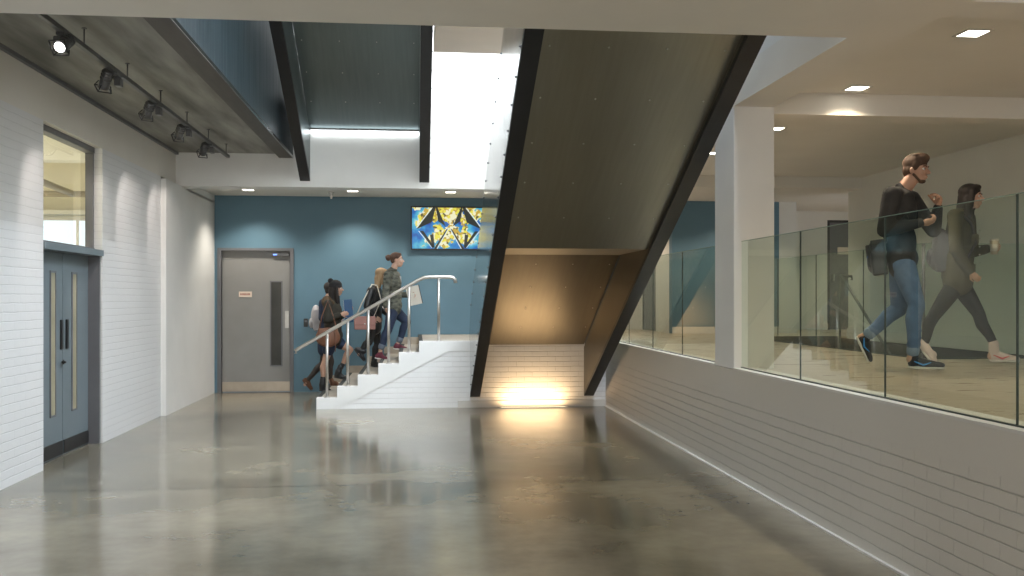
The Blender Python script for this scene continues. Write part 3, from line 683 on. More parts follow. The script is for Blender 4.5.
def head(ac, H, f, up, k=1.0, gender='m'):
    """skull, face, nose, lips, ears around head centre H; f forward, up up"""
    f = f.normalized(); up = (up-f*up.dot(f)).normalized(); l = up.cross(f)
    R = Matrix((f, l, up)).transposed()
    hp = lambda a, b, c: H+(f*a+l*b+up*c)*k
    E = lambda c, r: ac.ell(hp(*c), tuple(x*k for x in r), R)
    E((-.012,0,.03), (.096,.074,.088)); E((.025,0,-.03), (.062,.058,.082)); E((.048,0,-.092), (.030,.036,.024))
    E((.02,0,-.075), (.058,.05,.035))
    ac.cap(hp(.083,0,.008), hp(.107,0,-.028), .008*k, .014*k); E((.098,.012,-.033),(.011,.009,.009)); E((.098,-.012,-.033),(.011,.009,.009))
    E((.074,0,.024), (.018,.052,.013)); E((.083,0,-.060), (.014,.025,.007)); E((.080,0,-.073), (.013,.021,.008))
    for b in (1,-1):
        E((.055,b*.034,-.028), (.030,.026,.028)); E((-.008,b*.076,-.012), (.020,.008,.032)); E((-.014,b*.082,-.008),(.014,.007,.022))
    return R, hp
def eyes(root, H, hp, k, browm):
    for b in (1,-1):
        bm = newbm(); ball(bm, hp(.069,b*.030,.002), .0135*k, 12); ball(bm, hp(.080,b*.031,.002), .0062*k, 8, 1)
        obj('eye', bm, [eye_w, darkp], root)
    bm = newbm()
    for b in (1,-1): tube(bm, [hp(.090,b*.014,.022), hp(.089,b*.034,.029), hp(.074,b*.052,.024)], .004*k, 6)
    obj('eyebrows', bm, browm, root)
def hand(ac, w, d, n, curl=.35, k=1.0, thumb=1, spread=.1):
    """palm at wrist w pointing along d, palm facing n (fingers curl towards n)"""
    d = Vector(d).normalized(); n = Vector(n); n = (n-d*n.dot(d)).normalized(); sd = d.cross(n)*thumb
    R = Matrix((d, sd, n)).transposed()
    ac.ell(w+d*.045*k, (.050*k,.040*k,.017*k), R); ac.ell(w+d*.055*k-sd*.008*k, (.040*k,.036*k,.015*k), R)
    ac.cap(w-d*.02*k, w+d*.02*k, .024*k, .024*k)
    for i, L_ in enumerate((.068,.078,.074,.060)):
        base = w+(d*(.082-.006*abs(i-1.4))+sd*(.029-.0195*i))*k
        dd = (d+sd*spread*(1.5-i)*.5).normalized(); p = base; a = curl*(1+.12*i)
        for q, (fr, r0, r1) in enumerate(((.45,.0092,.0085),(.32,.0085,.0078),(.26,.0078,.0068))):
            a_ = a*(q+1)*.8
            v = (dd*math.cos(a_)+n*math.sin(a_))
            e = p+v*L_*fr*k; ac.cap(p, e, r0*k, r1*k); p = e
    p = w+(d*.028+sd*.030)*k; v1 = (d*.62+sd*.70+n*.25).normalized(); v2 = (d*.88+sd*.20+n*(.25+curl*.5)).normalized()
    e = p+v1*.038*k; ac.cap(p-v1*.01*k, e, .0135*k, .0108*k); e2 = e+v2*.030*k; ac.cap(e, e2, .0105*k, .0092*k); ac.cap(e2, e2+(v2+n*curl*.4).normalized()*.022*k, .009*k, .0075*k)
def limb(ac, pts, rs):
    for i in range(len(pts)-1): ac.cap(pts[i], pts[i+1], rs[i], rs[i+1])
def leg_pts(H_, K, A):
    """calf bulge"""
    H_, K, A = Vector(H_), Vector(K), Vector(A)
    v = (A-K); c = lerp(K, A, .30); back = Vector((-1,0,0)) - v.normalized()*Vector((-1,0,0)).dot(v.normalized())
    return [H_, lerp(H_, K, .45), K, c+back*.018, lerp(K, A, .7), A]
def shoe(root, heel, toe, ankle, mat, name='shoe', w=.042, sole=True, high=0, extra=None, vox=.008):
    """heel and toe are sole points"""
    heel, toe, ankle = Vector(heel), Vector(toe), Vector(ankle)
    f = (toe-heel).normalized(); L_ = (toe-heel).length
    side = Vector((0,1,0)); up = f.cross(side)*-1
    side = f.cross(up)*-1
    if up.dot(ankle-heel) < 0: up = -up
    R = Matrix((f, side, up)).transposed()
    a = Acc()
    h = heel+up*.045+f*.045
    a.cap(h, ankle, .042, .038+high*.2)
    a.ell(heel+f*.055+up*.045, (.055,.036,.042), R)
    a.cap(h+f*.05+up*.012, toe-f*.075+up*.034, .038, .032)
    a.ell(toe-f*.075+up*.034, (.075,w,.030), R)
    a.ell(lerp(heel, toe, .5)+up*.038, (L_*.42,w*.82,.030), R)
    if high: a.cap(ankle, ankle+(ankle-h).normalized()*high, .043, .047)
    s = a.build(name, mat, root, vox, 2)
    if sole:
        b = Acc(); b.ell(toe-f*.080+up*.010, (.082,w+.006,.014), R); b.ell(heel+f*.060+up*.012, (.062,w*.88,.015), R); b.box(lerp(heel,toe,.45)+up*.009, (L_*.30,w*.80,.009), R)
        b.build('sole', sole if not isinstance(sole, bool) else CL['sole'], s, .007, 1)
    if extra:
        b = Acc(); m = lerp(heel, toe, .42)+up*.045
        for t in (-1,1):
            b.cap(m-f*.07+up*.018+side*t*.040, m+side*t*.043-up*.012, .005, .008); b.cap(m+side*t*.043-up*.012, m+f*.06+up*.012+side*t*.038, .008, .004)
        b.build('side_flash', extra, s, .004, 1)
    return s
up = Vector((0,0,1))
# ---------- man
def man():
    g = Fig('person in black sweater and blue jeans walking with hand raised near mouth', 905, 8.28, UP)
    P = g.P; r = g.root
    H = P(916.5,170,0); f = Vector((.93,-.36,-.04)); hu = Vector((.06,0,1))
    nb = P(902,188); pel = P(902,262); ch = P(899,212); wa = P(901,240)
    hipn = P(903,266,-.09); hipf = P(901,266,.09)
    kn = P(916.5,305,-.10); an = P(913,351,-.09)
    kf = P(899,309,.10); af = P(869,334,.09)
    shn = P(892,197.5,-.185); shf = P(911,197.5,.17)
    eln = P(885,232,-.245); wn = P(921,224,-.16)
    elf = P(934,229,.17); wf = P(938.5,206,.08)
    # body
    a = Acc(); R, hp = head(a, H, f, hu, 1.02)
    a.cap(nb-up*.03, H+Vector((-.02,0,-.05)), .066, .058)
    a.ell(ch, (.105,.16,.17)); a.ell(wa, (.09,.13,.15)); a.ell(pel, (.10,.15,.11))
    for hh, k_, a_ in ((hipn,kn,an),(hipf,kf,af)): limb(a, leg_pts(hh,k_,a_), [.075,.07,.050,.050,.036,.034])
    for s_, e_, w_ in ((shn,eln,wn),(shf,elf,wf)): limb(a, [s_,e_,lerp(e_,w_,.3),w_], [.05,.042,.042,.028])
    hand(a, wn, Vector((1,.05,.08)), Vector((.0,.5,.85)), .75, 1.05, -1)
    hand(a, wf, Vector((.03,-.25,1)), Vector((-.75,-.6,.1)), .85, 1.1, -1)
    a.cap(an, lerp(an, P(908,366,-.09), .5), .034, .036); a.cap(af, P(860,338,.09), .034, .03)
    a.build('body', skin_t, r, .0058, 2)
    eyes(r, H, hp, 1.02, hairs['brown'])
    # hair
    a = Acc(); K = 1.02
    E = lambda c, rr_: a.ell(hp(*c), tuple(x*K for x in rr_), R)
    E((-.018,0,.056), (.104,.083,.088)); E((.045,0,.100), (.060,.066,.036)); E((-.062,0,.005), (.056,.070,.078)); E((.010,0,.122),(.08,.065,.026)); E((.062,0,.088),(.038,.058,.030))
    for b in (1,-1): E((.010,b*.070,.030), (.034,.014,.045)); E((-.03,b*.066,.0), (.03,.016,.04))
    a.build('hair', hairs['brown'], r, .007, 1)
    a = Acc(); a.ell(hp(.050,0,-.098), (.031*K,.039*K,.022*K), R)
    for b in (1,-1): a.cap(hp(.002,b*.066,-.045), hp(.040,b*.038,-.092), .012, .012)
    a.build('beard', hairs['brown'], r, .006, 2)
    # sweater
    a = Acc()
    a.ell(ch+Vector((.0,0,.01)), (.150,.195,.20)); a.ell(lerp(ch,nb,.6), (.115,.16,.075)); a.ell(wa+Vector((0,0,-.02)), (.128,.175,.20)); a.ell(pel+Vector((.0,0,.03)), (.135,.18,.13))
    a.cap(lerp(nb,ch,.1)-up*.02, nb-up*.015, .085, .070)
    a.cap(pel+Vector((0,-.06,.06)), pel+Vector((.0,-.065,-.045)), .118, .115); a.cap(pel+Vector((0,.06,.06)), pel+Vector((-.0,.065,-.045)), .118, .115)
    for s_, e_, w_ in ((shn,eln,wn),(shf,elf,wf)): limb(a, [s_,lerp(s_,e_,.5),e_,lerp(e_,w_,.4),lerp(e_,w_,.93)], [.082,.072,.064,.058,.042])
    a.cap(lerp(nb,shn,.5)-up*.02, shn, .065, .08); a.cap(lerp(nb,shf,.5)-up*.02, shf, .065, .08)
    sw = a.build('sweater', CL['black'], r, .011, 3)
    for e_, w_ in ((eln,wn),(elf,wf)):
        b = Acc(); b.cap(lerp(e_,w_,.88), lerp(e_,w_,.96), .043, .041); b.build('cuff', CL['black'], sw, .008, 1)
    # jeans
    a = Acc(); a.ell(pel-up*.02, (.118,.165,.12))
    for hh, k_, a_ in ((hipn,kn,an),(hipf,kf,af)):
        pts = leg_pts(hh,k_,a_); pts[-1] = lerp(k_,a_,.96); limb(a, pts, [.105,.092,.070,.068,.056,.052])
        for q in (.55,.7,.85): a.ell(lerp(k_,a_,q), (.062,.06,.018))
    j = a.build('jeans', CL['denim'], r, .010, 2)
    for k_, a_ in ((kn,an),(kf,af)):
        b = Acc(); b.cap(lerp(k_,a_,.94), lerp(k_,a_,1.0), .055, .055); b.build('turned_cuff', noisy('pale_denim', (.16,.22,.30), (.2,.26,.34), 9, .8), j, .008, 1)
    shoe(r, P(907.5,367.5,-.09), P(945,368.5,-.09), P(914,356,-.09), CL['black'], 'trainer', .046, True, 0, CL['swoosh'])
    shoe(r, P(855,337,.09), P(867.5,364,.09), P(866,338,.09), CL['black'], 'trainer', .046, True, 0, CL['swoosh'])
    # bag on the back
    bt = tag(empty('shoulder_bag', g.O, g.root.rotation_euler.z), 'small black leather backpack hanging behind the man in black sweater', 'bag')
    c = P(879,259,-.06); a = Acc(); Rb = Matrix.Rotation(-.12, 3, 'Y')
    a.box(c, (.062,.115,.145), Rb); a.ell(c+Vector((-.05,0,-.02)), (.05,.105,.11)); b_ = a.build('bag_body', CL['leather'], bt, .012, 4)
    a = Acc(); a.box(c+Vector((-.07,0,.02)), (.03,.09,.10), Rb); a.build('front_pocket', CL['leather'], b_, .012, 3)
    a = Acc(); a.box(c+Vector((0,0,.145)), (.068,.12,.02), Rb); a.build('flap', CL['leather'], b_, .010, 3)
    bm = newbm(); tube(bm, [c+Vector((.05,-.08,.14)), P(884,222,-.20), P(892,199.5,-.17), P(903,206,-.165), P(908,222,-.15)], .012, 8); obj('strap', bm, CL['leather'], b_)
    bm = newbm(); tube(bm, [c+Vector((-.10,-.06,.09)), c+Vector((-.105,.06,.09))], .004, 6); obj('zip', bm, stain, b_)
man()
def woman():
    g = Fig('person with long dark hair in olive jacket and black leggings, carrying a cup', 962, 8.85, UP)
    P = g.P; r = g.root
    H = P(971.5,197,0); f = Vector((1,-.16,-.02)); hu = Vector((.02,0,1))
    nb = P(963,211.5); pel = P(958,277); ch = P(961,234); wa = P(959,257)
    hipn = P(957,283,-.085); hipf = P(959,283,.085)
    kn = P(934,316,-.085); an = P(924,345,-.085)
    kf = P(979,314,.085); af = P(995.5,347,.085)
    shn = P(955,217.5,-.165); shf = P(968,217.5,.155)
    eln = P(956,251,-.225); wn = P(971,273,-.18)
    elf = P(972,251,.20); wf = P(989,248,.12)
    a = Acc(); R, hp = head(a, H, f, hu, .95)
    a.cap(nb-up*.03, H+Vector((-.02,0,-.05)), .055, .048)
    a.ell(ch, (.095,.14,.15)); a.ell(wa, (.08,.115,.14)); a.ell(pel, (.10,.145,.11))
    for hh, k_, a_ in ((hipn,kn,an),(hipf,kf,af)): limb(a, leg_pts(hh,k_,a_), [.072,.066,.045,.046,.033,.031])
    for s_, e_, w_ in ((shn,eln,wn),(shf,elf,wf)): limb(a, [s_,e_,lerp(e_,w_,.3),w_], [.042,.036,.036,.024])
    hand(a, wn, Vector((.6,.05,-.75)), Vector((.3,.9,.3)), .6, .85, -1)
    hand(a, wf, Vector((1,-.25,.1)), Vector((.1,-1,0)), .62, .92, -1)
    a.cap(af, P(991,357,.085), .031, .032)
    a.build('body', skin_l, r, .0058, 2)
    eyes(r, H, hp, .95, hairs['dark'])
    a = Acc(); K = .95
    E = lambda c, rr_: a.ell(hp(*c), tuple(x*K for x in rr_), R)
    E((-.022,0,.05), (.104,.088,.086)); E((.038,0,.095), (.05,.066,.030)); E((-.06,0,-.01), (.066,.080,.10))
    for b in (1,-1): a.cap(hp(.022,b*.072,.045), hp(.0,b*.078,-.10), .026, .030); a.cap(hp(-.02,b*.07,-.02), hp(-.02,b*.078,-.19), .035, .036)
    a.cap(hp(-.055,0,-.05), hp(-.10,0,-.22), .072, .050); a.cap(hp(-.05,-.045,-.08), hp(-.10,-.05,-.30), .040, .022); a.cap(hp(-.05,.045,-.08), hp(-.10,.05,-.30), .040, .022)
    a.build('hair', hairs['dark'], r, .008, 2)
    a = Acc()
    a.ell(ch, (.135,.175,.18)); a.ell(lerp(ch,nb,.5), (.09,.14,.07)); a.ell(wa, (.132,.165,.18)); a.ell(pel+up*.02, (.148,.18,.13))
    for t in (-.06,.06): a.cap(wa+Vector((0,t,0)), pel+Vector((.0,t,-.045)), .125, .135)
    a.cap(nb-up*.05, nb-up*.01, .085, .072)
    for s_, e_, w_ in ((shn,eln,wn),(shf,elf,wf)): limb(a, [s_,lerp(s_,e_,.5),e_,lerp(e_,w_,.4),lerp(e_,w_,.90)], [.070,.062,.058,.053,.043])
    a.cap(lerp(nb,shn,.5)-up*.03, shn, .06, .07); a.cap(lerp(nb,shf,.5)-up*.03, shf, .06, .07)
    jk = a.build('jacket', CL['olive'], r, .011, 3)
    b = Acc(); b.ell(nb+Vector((-.01,0,.0)), (.085,.095,.035)); b.build('collar', CL['olive'], jk, .009, 2)
    b = Acc(); b.box(P(975,240,-.14), (.03,.012,.045)); b.box(P(970,270,-.175), (.045,.012,.05)); b.build('pocket', CL['olive'], jk, .008, 2)
    bm = newbm()
    for y in (231,239,247,255,263,271): ball(bm, P(979.5,y,-.06), .008, 8)
    obj('buttons', bm, stain, jk)
    a = Acc(); a.ell(pel-up*.04, (.112,.155,.11))
    for hh, k_, a_ in ((hipn,kn,an),(hipf,kf,af)):
        pts = leg_pts(hh,k_,a_); pts[-1] = lerp(k_,a_,.97); limb(a, pts, [.092,.080,.058,.057,.042,.036])
    a.build('leggings', CL['leggings'], r, .010, 2)
    shoe(r, P(989,362,.085), P(1021,363,.085), P(994,349,.085), CL['pinkshoe'], 'canvas_shoe', .044, True, .045, noisy('red_trim', (.5,.05,.06), (.55,.07,.07), 9, .6))
    shoe(r, P(921,350,-.085), P(935,366,-.085), P(925,346,-.085), CL['pinkshoe'], 'canvas_shoe', .042, True, .035)
    bt = tag(empty('backpack', g.O, g.root.rotation_euler.z), 'dark grey rounded backpack worn over the olive jacket', 'backpack')
    c = P(941,250,0); a = Acc()
    a.ell(c, (.085,.14,.21)); a.box(c+Vector((.02,0,-.02)), (.06,.13,.19)); a.ell(c+Vector((-.03,0,-.08)), (.085,.13,.12)); b_ = a.build('bag_body', CL['grey'], bt, .013, 5)
    a = Acc(); a.ell(c+Vector((-.085,0,-.07)), (.045,.10,.09)); a.build('front_pocket', CL['grey'], b_, .012, 3)
    for t in (-.13,.13):
        bm = newbm(); tube(bm, [c+Vector((.05,t,.15)), P(950,217,t*1.1), P(960,213.5,t), P(971,224,t*1.05), P(976,243,t*1.1), P(966,262,t*1.4), c+Vector((.06,t,-.15))], .014, 8); obj('strap', bm, CL['grey'], b_)
    # cup
    cp = tag(empty('coffee_cup', g.O, g.root.rotation_euler.z), 'brown paper takeaway cup held by the woman in olive jacket', 'cup')
    c = P(994.5,246,.085)
    bm = newbm(); tube(bm, [c+Vector((0,0,-.075)), c+Vector((0,0,.05))], [.030,.040], 20); cb = obj('cup_body', bm, CL['cup'], cp)
    bm = newbm(); tube(bm, [c+Vector((0,0,-.045)), c+Vector((0,0,.02))], [.0335,.0385], 20); obj('sleeve', bm, CL['tan'] if False else CL['paper'], cp)
    bm = newbm(); tube(bm, [c+Vector((0,0,.05)), c+Vector((0,0,.058)), c+Vector((0,0,.068))], [.042,.042,.036], 20); obj('lid', bm, CL['lid'], cp)
woman()
def small(g, H, nb, ch, wa, pel, legs, arms, skin, hk, k=.93, f=Vector((1,-.1,.02)), hair=None, brow='brown', hands=()):
    r = g.root; a = Acc(); R, hp = head(a, H, f, up, k)
    a.cap(nb-up*.03, H+Vector((-.02,0,-.05)), .055, .048)
    a.ell(ch, (.09,.14,.15)); a.ell(wa, (.08,.115,.14)); a.ell(pel, (.10,.145,.11))
    for hh, k_, a_, ft in legs:
        limb(a, leg_pts(hh,k_,a_), [.078,.070,.048,.050,.036,.032]); a.cap(a_, ft, .032, .03)
    for s_, e_, w_ in arms: limb(a, [s_,e_,lerp(e_,w_,.3),w_], [.042,.037,.037,.024])
    for hd in hands: hand(a, *hd)
    a.build('body', skin, r, .0065, 2)
    eyes(r, H, hp, k, hairs[brow])
    return R, hp
def coat(g, name, mat, nb, ch, wa, pel, arms, hem=-.05, w=1.0, cuffat=.92, vox=.012):
    a = Acc()
    a.ell(ch, (.128*w,.172*w,.18)); a.ell(lerp(ch,nb,.5), (.09,.14,.07)); a.ell(wa, (.125*w,.16*w,.17)); a.ell(pel+up*.03, (.14*w,.172*w,.12))
    for t in (-.055,.055): a.cap(wa+Vector((0,t,0)), pel+Vector((0,t,hem)), .118*w, .125*w)
    a.cap(nb-up*.05, nb-up*.005, .082, .068)
    for s_, e_, w_ in arms:
        limb(a, [s_,lerp(s_,e_,.5),e_,lerp(e_,w_,.4),lerp(e_,w_,cuffat)], [.070,.062,.057,.052,.043]); a.cap(lerp(nb,s_,.5)-up*.03, s_, .06, .07)
    return a.build(name, mat, g.root, vox, 3)
def legs_cloth(g, name, mat, pel, legs, rs=(.095,.085,.066,.062,.052,.048), end=.95):
    a = Acc(); a.ell(pel-up*.03, (.115,.155,.11))
    for hh, k_, a_, ft in legs:
        pts = leg_pts(hh,k_,a_); pts[-1] = lerp(k_,a_,end); limb(a, pts, rs)
    return a.build(name, mat, g.root, .011, 2)
ZS = lambda i: i*RISE
# ---------- woman in camouflage jacket
def camo_woman():
    g = Fig('person with hair in a bun, camouflage jacket and rolled jeans, leading up the steps', 393, 14.85, ZS(4)); P = g.P; r = g.root
    H = P(397,260); nb = P(392.5,270.5); ch = P(393.5,283); wa = P(394,297); pel = P(393.5,307)
    hn = P(393,310,-.085); hf = P(394,310,.085)
    kn = P(388,330,-.09); an = P(381,348,-.09); kf = P(407,322,.09); af = P(399,342,.09)
    legs = ((hn,kn,an,P(380,353,-.09)),(hf,kf,af,P(396,346,.09)))
    shn = P(388,275,-.165); shf = P(396,275,.155); eln = P(385.5,294,-.23); wn = P(386,307,-.22); elf = P(397,294,.20); wf = P(409,295,.08)
    arms = ((shn,eln,wn),(shf,elf,wf))
    R, hp = small(g, H, nb, ch, wa, pel, legs, arms, skin_l, 1, .97, Vector((1,-.15,.06)), brow='auburn', hands=((wn,Vector((.1,.05,-1)),Vector((1,.2,0)),.5,.9,1),(wf,Vector((1,-.1,-.1)),Vector((0,-1,-.2)),.6,.9,-1)))
    K = .97; a = Acc(); E = lambda c, q: a.ell(hp(*c), tuple(x*K for x in q), R)
    E((-.022,0,.045), (.100,.082,.086)); E((-.055,0,.01), (.055,.07,.07)); E((.03,0,.09), (.05,.06,.028)); a.build('hair', hairs['auburn'], r, .008, 2)
    a = Acc(); a.ell(hp(-.135,0,.045), (.050,.046,.052), R); a.ell(hp(-.16,.015,.06), (.03,.035,.03), R); a.build('hair_bun', hairs['auburn'], r, .007, 1)
    jk = coat(g, 'jacket', CL['camo'], nb, ch, wa, pel, arms, -.02)
    b = Acc(); b.ell(nb+Vector((-.005,0,.005)), (.080,.09,.035)); b.build('collar', CL['camo'], jk, .009, 2)
    b = Acc(); b.box(P(400,279.5,-.02), (.02,.04,.05)); b.build('white_shirt', CL['white'], r, .008, 2)
    j = legs_cloth(g, 'jeans', CL['navy'], pel, legs, end=.9)
    for (hh,k_,a_,ft) in legs:
        b = Acc(); b.cap(lerp(k_,a_,.84), lerp(k_,a_,.92), .054, .054); b.build('turned_cuff', noisy('cuff_denim', (.12,.15,.19), (.15,.18,.22), 9, .8), j, .008, 1)
    z4 = -ZS(4)
    shoe(r, P(374.5,358,-.09), P(388,360.5,-.09), P(380.5,353,-.09), CL['maroon'], 'plimsoll', .042)
    shoe(r, P(393,349.5,.09), P(407.5,351,.09), P(397,345,.09), CL['maroon'], 'plimsoll', .042)
    fo = tag(empty('folder', g.O, g.root.rotation_euler.z), 'pale folder with dark edge under the arm of the camouflage jacket', 'folder')
    c = P(414,295.5,.05); a = Matrix.Rotation(-.22, 3, 'Y')
    bm = newbm(); bmesh.ops.create_cube(bm, size=1, matrix=Matrix.Translation(c) @ a.to_4x4() @ Matrix.Diagonal((.21,.02,.30,1))); obj('cover', bm, CL['paper'], fo, .004)
    bm = newbm(); bmesh.ops.create_cube(bm, size=1, matrix=Matrix.Translation(c+a@Vector((.108,0,0))) @ a.to_4x4() @ Matrix.Diagonal((.012,.024,.30,1))); obj('spine', bm, darkp, fo)
camo_woman()
def blonde():
    g = Fig('person with blonde hair in black leather jacket, middle of the climbing group', 373, 15.1, ZS(3)); P = g.P; r = g.root
    H = P(382,275.5); nb = P(376,287); ch = P(374.5,298); wa = P(374.5,310); pel = P(374,321)
    hn = P(373.5,324,-.085); hf = P(374,324,.085)
    kn = P(373,338,-.09) ; kn = P(369,342,-.09); an = P(361,350,-.09); kf = P(378,344,.09); af = P(373.5,362,.09)
    legs = ((hn,kn,an,P(359,354,-.09)),(hf,kf,af,P(374,366,.09)))
    shn = P(371,291,-.165); shf = P(378,291,.155); eln = P(367,306,-.22); wn = P(375,317,-.19); elf = P(380,308,.20); wf = P(387,314,.12)
    arms = ((shn,eln,wn),(shf,elf,wf))
    R, hp = small(g, H, nb, ch, wa, pel, legs, arms, skin_l, 1, .95, Vector((.85,.5,-.05)), brow='blonde', hands=((wn,Vector((.8,0,-.5)),Vector((0,1,0)),.5,.9,-1),(wf,Vector((.9,-.1,-.2)),Vector((0,-1,-.2)),.5,.9,-1)))
    K = .95; a = Acc(); E = lambda c, q: a.ell(hp(*c), tuple(x*K for x in q), R)
    E((-.022,0,.045), (.106,.090,.088)); E((-.05,0,-.02), (.072,.085,.11)); E((.035,0,.09), (.05,.066,.028))
    for b in (1,-1): a.cap(hp(.012,b*.074,.03), hp(.0,b*.075,-.15), .026, .026)
    a.cap(hp(-.06,0,-.05), hp(-.07,0,-.17), .072, .055); a.build('hair', hairs['blonde'], r, .008, 2)
    coat(g, 'jacket', CL['leather'], nb, ch, wa, pel, arms, -.10)
    legs_cloth(g, 'trousers', CL['leggings'], pel, legs, (.092,.080,.060,.058,.045,.042))
    shoe(r, P(353.5,349,-.09), P(364,361.5,-.09), P(360,350,-.09), CL['leather'], 'ankle_boot', .040, CL['leather'], .06)
    shoe(r, P(370,367,.09), P(383,368.5,.09), P(374,362,.09), CL['leather'], 'ankle_boot', .040, CL['leather'], .06)
    bg_ = tag(empty('handbag', g.O, g.root.rotation_euler.z), 'dusty pink satchel hanging at the hip of the blonde walker', 'handbag')
    c = P(365,322.5,-.27); a = Acc(); a.box(c, (.165,.05,.105)); b_ = a.build('bag_body', CL['pink'], bg_, .012, 4)
    a = Acc(); a.box(c+Vector((0,-.048,.035)), (.168,.010,.068)); a.build('flap', CL['pink'], b_, .008, 2)
    bm = newbm(); tube(bm, [c+Vector((-.14,0,.10)), P(362,303,-.26), P(372,284.5,-.19), P(377,285.5,-.12)], .010, 8); tube(bm, [c+Vector((.14,0,.10)), P(381,300,-.24), P(377,285.5,-.12)], .008, 8); obj('strap', bm, CL['paper'], b_)
    bm = newbm(); ball(bm, c+Vector((0,-.062,-.015)), .014, 8); obj('clasp', bm, stain, b_)
blonde()
def parka():
    g = Fig('person in black beanie and fur-trimmed dark parka, bare legs and black boots', 333, 14.8, ZS(1)); P = g.P; r = g.root
    H = P(336.5,288.5); nb = P(332.5,300); ch = P(333,312); wa = P(333,325); pel = P(333,337)
    hn = P(331,341,-.085); hf = P(335,341,.085)
    kn = P(325,361,-.09); an = P(322.5,381,-.09); kf = P(350.5,350,.09); af = P(341,368,.09)
    legs = ((hn,kn,an,P(323,388,-.09)),(hf,kf,af,P(338,374,.09)))
    shn = P(328,304,-.165); shf = P(336,304,.155); eln = P(327,320,-.23); wn = P(341,314,-.20); elf = P(337,320,.20); wf = P(347,311,.12)
    arms = ((shn,eln,wn),(shf,elf,wf))
    R, hp = small(g, H, nb, ch, wa, pel, legs, arms, skin_t, 1, .97, Vector((1,-.08,.0)), brow='dark', hands=((wn,Vector((1,.1,.15)),Vector((0,1,0)),.5,.92,-1),(wf,Vector((.7,-.1,.5)),Vector((0,-1,-.2)),.5,.9,-1)))
    K = .97; a = Acc(); E = lambda c, q: a.ell(hp(*c), tuple(x*K for x in q), R)
    E((-.045,0,-.01), (.078,.086,.11))
    for b in (1,-1): a.cap(hp(.004,b*.074,.02), hp(.02,b*.085,-.22), .028, .032)
    a.cap(hp(-.06,0,-.05), hp(-.05,0,-.20), .075, .06); a.build('hair', hairs['dark'], r, .008, 2)
    a = Acc(); E = lambda c, q: a.ell(hp(*c), tuple(x*K for x in q), R)
    E((-.018,0,.062), (.106,.092,.080)); E((-.015,0,.03), (.110,.094,.035)); bn = a.build('beanie', CL['beanie'], r, .008, 2)
    a = Acc(); a.ell(hp(-.095,0,.125), (.045,.045,.042), R); a.build('pompom', CL['beanie'], bn, .007, 0)
    jk = coat(g, 'parka', CL['parka'], nb, ch, wa, pel, arms, -.02, 1.12, .85)
    a = Acc(); a.ell(nb+Vector((-.085,0,-.03)), (.085,.15,.10)); 
    for t in range(9):
        an_ = PI*(t/8)+PI/2; a.ell(nb+Vector((math.cos(an_)*.12-.01, math.sin(an_)*.13, -.02+.02*math.sin(t*3))), (.042,.042,.045))
    a.build('fur_hood', CL['fur'], jk, .010, 0)
    a = Acc(); a.ell(pel-up*.03, (.125,.165,.13)); a.cap(pel+Vector((-.02,-.06,-.02)), lerp(hn,kn,.45), .11, .095); a.cap(pel+Vector((0,.06,-.02)), lerp(hf,kf,.35), .11, .09); a.build('skirt', CL['navy'], r, .011, 3)
    for (k_, a_) in ((kn,an),(kf,af)):
        b = Acc(); b.cap(lerp(k_,a_,.82), a_, .040, .038); b.build('sock', CL['black'], r, .008, 1)
    shoe(r, P(319,390.5,-.09), P(331,391.5,-.09), P(322.5,384,-.09), CL['leather'], 'ankle_boot', .042, CL['leather'], .08)
    shoe(r, P(333.5,378,.09), P(347.5,380.5,.09), P(338.5,372,.09), CL['leather'], 'ankle_boot', .042, CL['leather'], .08)
    b0 = tag(empty('handbag', g.O, g.root.rotation_euler.z), 'slouchy tan leather bag hanging at the side of the parka wearer', 'handbag')
    c = P(328,336.5,-.29); a = Acc(); a.ell(c, (.19,.07,.155)); a.box(c+up*.05, (.15,.05,.09)); b_ = a.build('bag_body', CL['tan'], b0, .012, 4)
    bm = newbm(); tube(bm, [c+Vector((-.13,0,.13)), P(322,316,-.27), P(328,300.5,-.22), P(333,315,-.25), c+Vector((.13,0,.13))], .010, 8); obj('strap', bm, CL['tan'], b_)
    bm = newbm(); tube(bm, [c+Vector((.10,-.06,.10)), c+Vector((.12,-.09,-.05)), c+Vector((.11,-.09,-.22))], .007, 6); obj('tassel', bm, CL['tan'], b_)
    fo = tag(empty('folder', g.O, g.root.rotation_euler.z), 'blue folder held in the arms of the parka wearer', 'folder')
    c = P(348.5,311,.02); Rm = Matrix.Rotation(-.08, 3, 'Y')
    bm = newbm(); bmesh.ops.create_cube(bm, size=1, matrix=Matrix.Translation(c) @ Rm.to_4x4() @ Matrix.Diagonal((.13,.03,.36,1))); obj('cover', bm, CL['blue'], fo, .004)
    bm = newbm(); bmesh.ops.create_cube(bm, size=1, matrix=Matrix.Translation(c+Vector((-.004,0,0))) @ Rm.to_4x4() @ Matrix.Diagonal((.128,.018,.35,1))); obj('pages', bm, CL['paper'], fo)
parka()
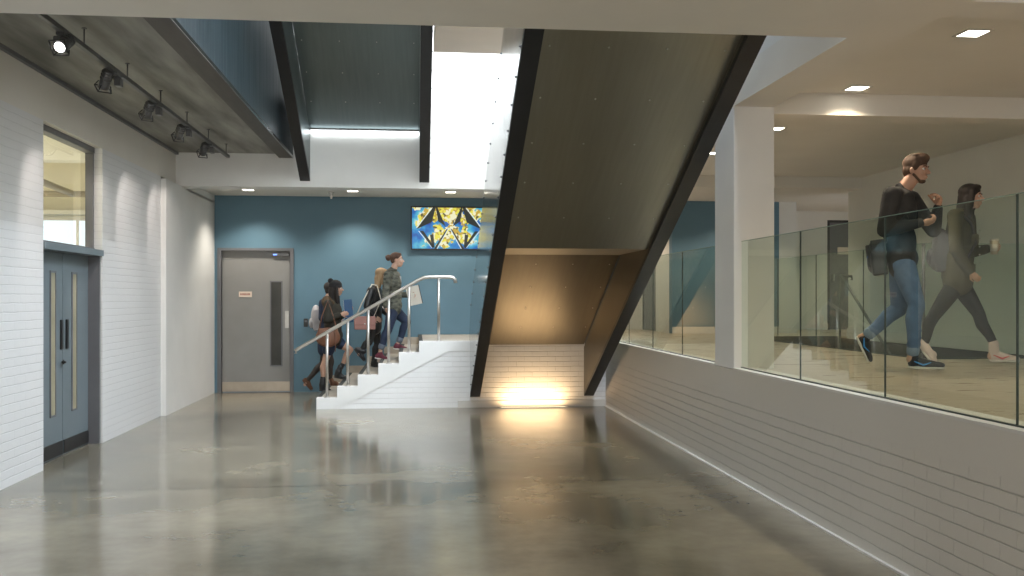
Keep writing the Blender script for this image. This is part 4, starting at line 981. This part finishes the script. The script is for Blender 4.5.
def behind():
    g = Fig('person mostly hidden behind the parka wearer, dark tights, navy skirt, pale backpack', 328, 15.55, 0.0); P = g.P; r = g.root
    H = P(331,289); nb = P(327,300); ch = P(326,312); wa = P(325,325); pel = P(325,336)
    hn = P(324,341,-.085); hf = P(327,341,.085)
    kn = P(331,361,-.09); an = P(330,378,-.09); kf = P(327,361,.09) ; kf = P(323,364,.09); af = P(307,381,.09)
    legs = ((hn,kn,an,P(331,382,-.09)),(hf,kf,af,P(305,385,.09)))
    shn = P(323,303,-.16); shf = P(330,303,.155); eln = P(322,318,-.2); wn = P(331,325,-.18); elf = P(331,319,.2); wf = P(338,322,.14)
    arms = ((shn,eln,wn),(shf,elf,wf))
    R, hp = small(g, H, nb, ch, wa, pel, legs, arms, skin_l, 1, .93, Vector((1,0,.0)), brow='brown', hands=((wn,Vector((.9,.1,-.3)),Vector((0,1,0)),.5,.9,-1),(wf,Vector((.9,-.1,-.3)),Vector((0,-1,0)),.5,.9,-1)))
    K = .93; a = Acc(); E = lambda c, q: a.ell(hp(*c), tuple(x*K for x in q), R)
    E((-.03,0,.04), (.10,.086,.09)); E((-.05,0,-.01), (.06,.078,.09)); a.build('hair', hairs['dark'], r, .008, 2)
    coat(g, 'coat', CL['navy'], nb, ch, wa, pel, arms, -.22, .98)
    legs_cloth(g, 'tights', CL['tights'], pel, legs, (.084,.074,.054,.056,.042,.037), .99)
    shoe(r, P(329.5,385.5,-.09), P(342,387,-.09), P(331,379,-.09), CL['brownshoe'], 'flat_shoe', .040, CL['brownshoe'])
    shoe(r, P(301.5,380.5,.09), P(311,391.5,.09), P(307,381,.09), CL['brownshoe'], 'flat_shoe', .040, CL['brownshoe'])
    bt = tag(empty('backpack', g.O, g.root.rotation_euler.z), 'pale whitish backpack seen behind the parka wearer by the blue wall', 'backpack')
    c = P(316,318,0); a = Acc(); a.ell(c, (.085,.14,.22)); a.box(c+Vector((.02,0,-.03)), (.06,.12,.17)); b_ = a.build('bag_body', CL['white'], bt, .013, 5)
    a = Acc(); a.ell(c+Vector((-.075,0,-.08)), (.04,.10,.09)); a.build('front_pocket', CL['white'], b_, .012, 3)
    for t in (-.11,.11):
        bm = newbm(); tube(bm, [c+Vector((.05,t,.16)), P(322,300,t*1.2), P(328,300,t*1.2), P(334,308,t*1.2), P(334,322,t*1.3)], .013, 8); obj('strap', bm, CL['white'], b_)
behind()
#PEOPLE_END
# ---------------------------------------------------------------- light
w = bpy.data.worlds.new('world'); scn.world = w; w.use_nodes = True
bg = w.node_tree.nodes['Background']; bg.inputs[0].default_value = (.80,.90,1,1); bg.inputs[1].default_value = .9
lamp('rooflight_main', 'AREA', (.3, 9.2, 7.3), 1500, (.86,.94,1), None, (0,0,0), shape='RECTANGLE', size=4.4, size_y=5.6)
lamp('rooflight_edge', 'AREA', (2.66, 9.8, 7.3), 480, (.80,.89,1), None, (0,0,0), shape='RECTANGLE', size=.26, size_y=7.5)
lamp('rooflight_slot', 'AREA', (1.5, 13.4, 6.9), 150, (.93,.97,1), None, (0,0,0), shape='RECTANGLE', size=2.4, size_y=1.2)
lamp('added_rear_fill', 'AREA', (-.3, -3.8, 1.9), 190, (1,.93,.82), None, None, (-.3,5,1.6), shape='RECTANGLE', size=5.5, size_y=2.6)  # warm fill added behind the camera to brighten the hall, no window known there
lamp('side_room_light', 'AREA', (-7.6, 11.5, 4.0), 400, (1,.99,.94), None, (0,0,0), shape='RECTANGLE', size=2, size_y=6)
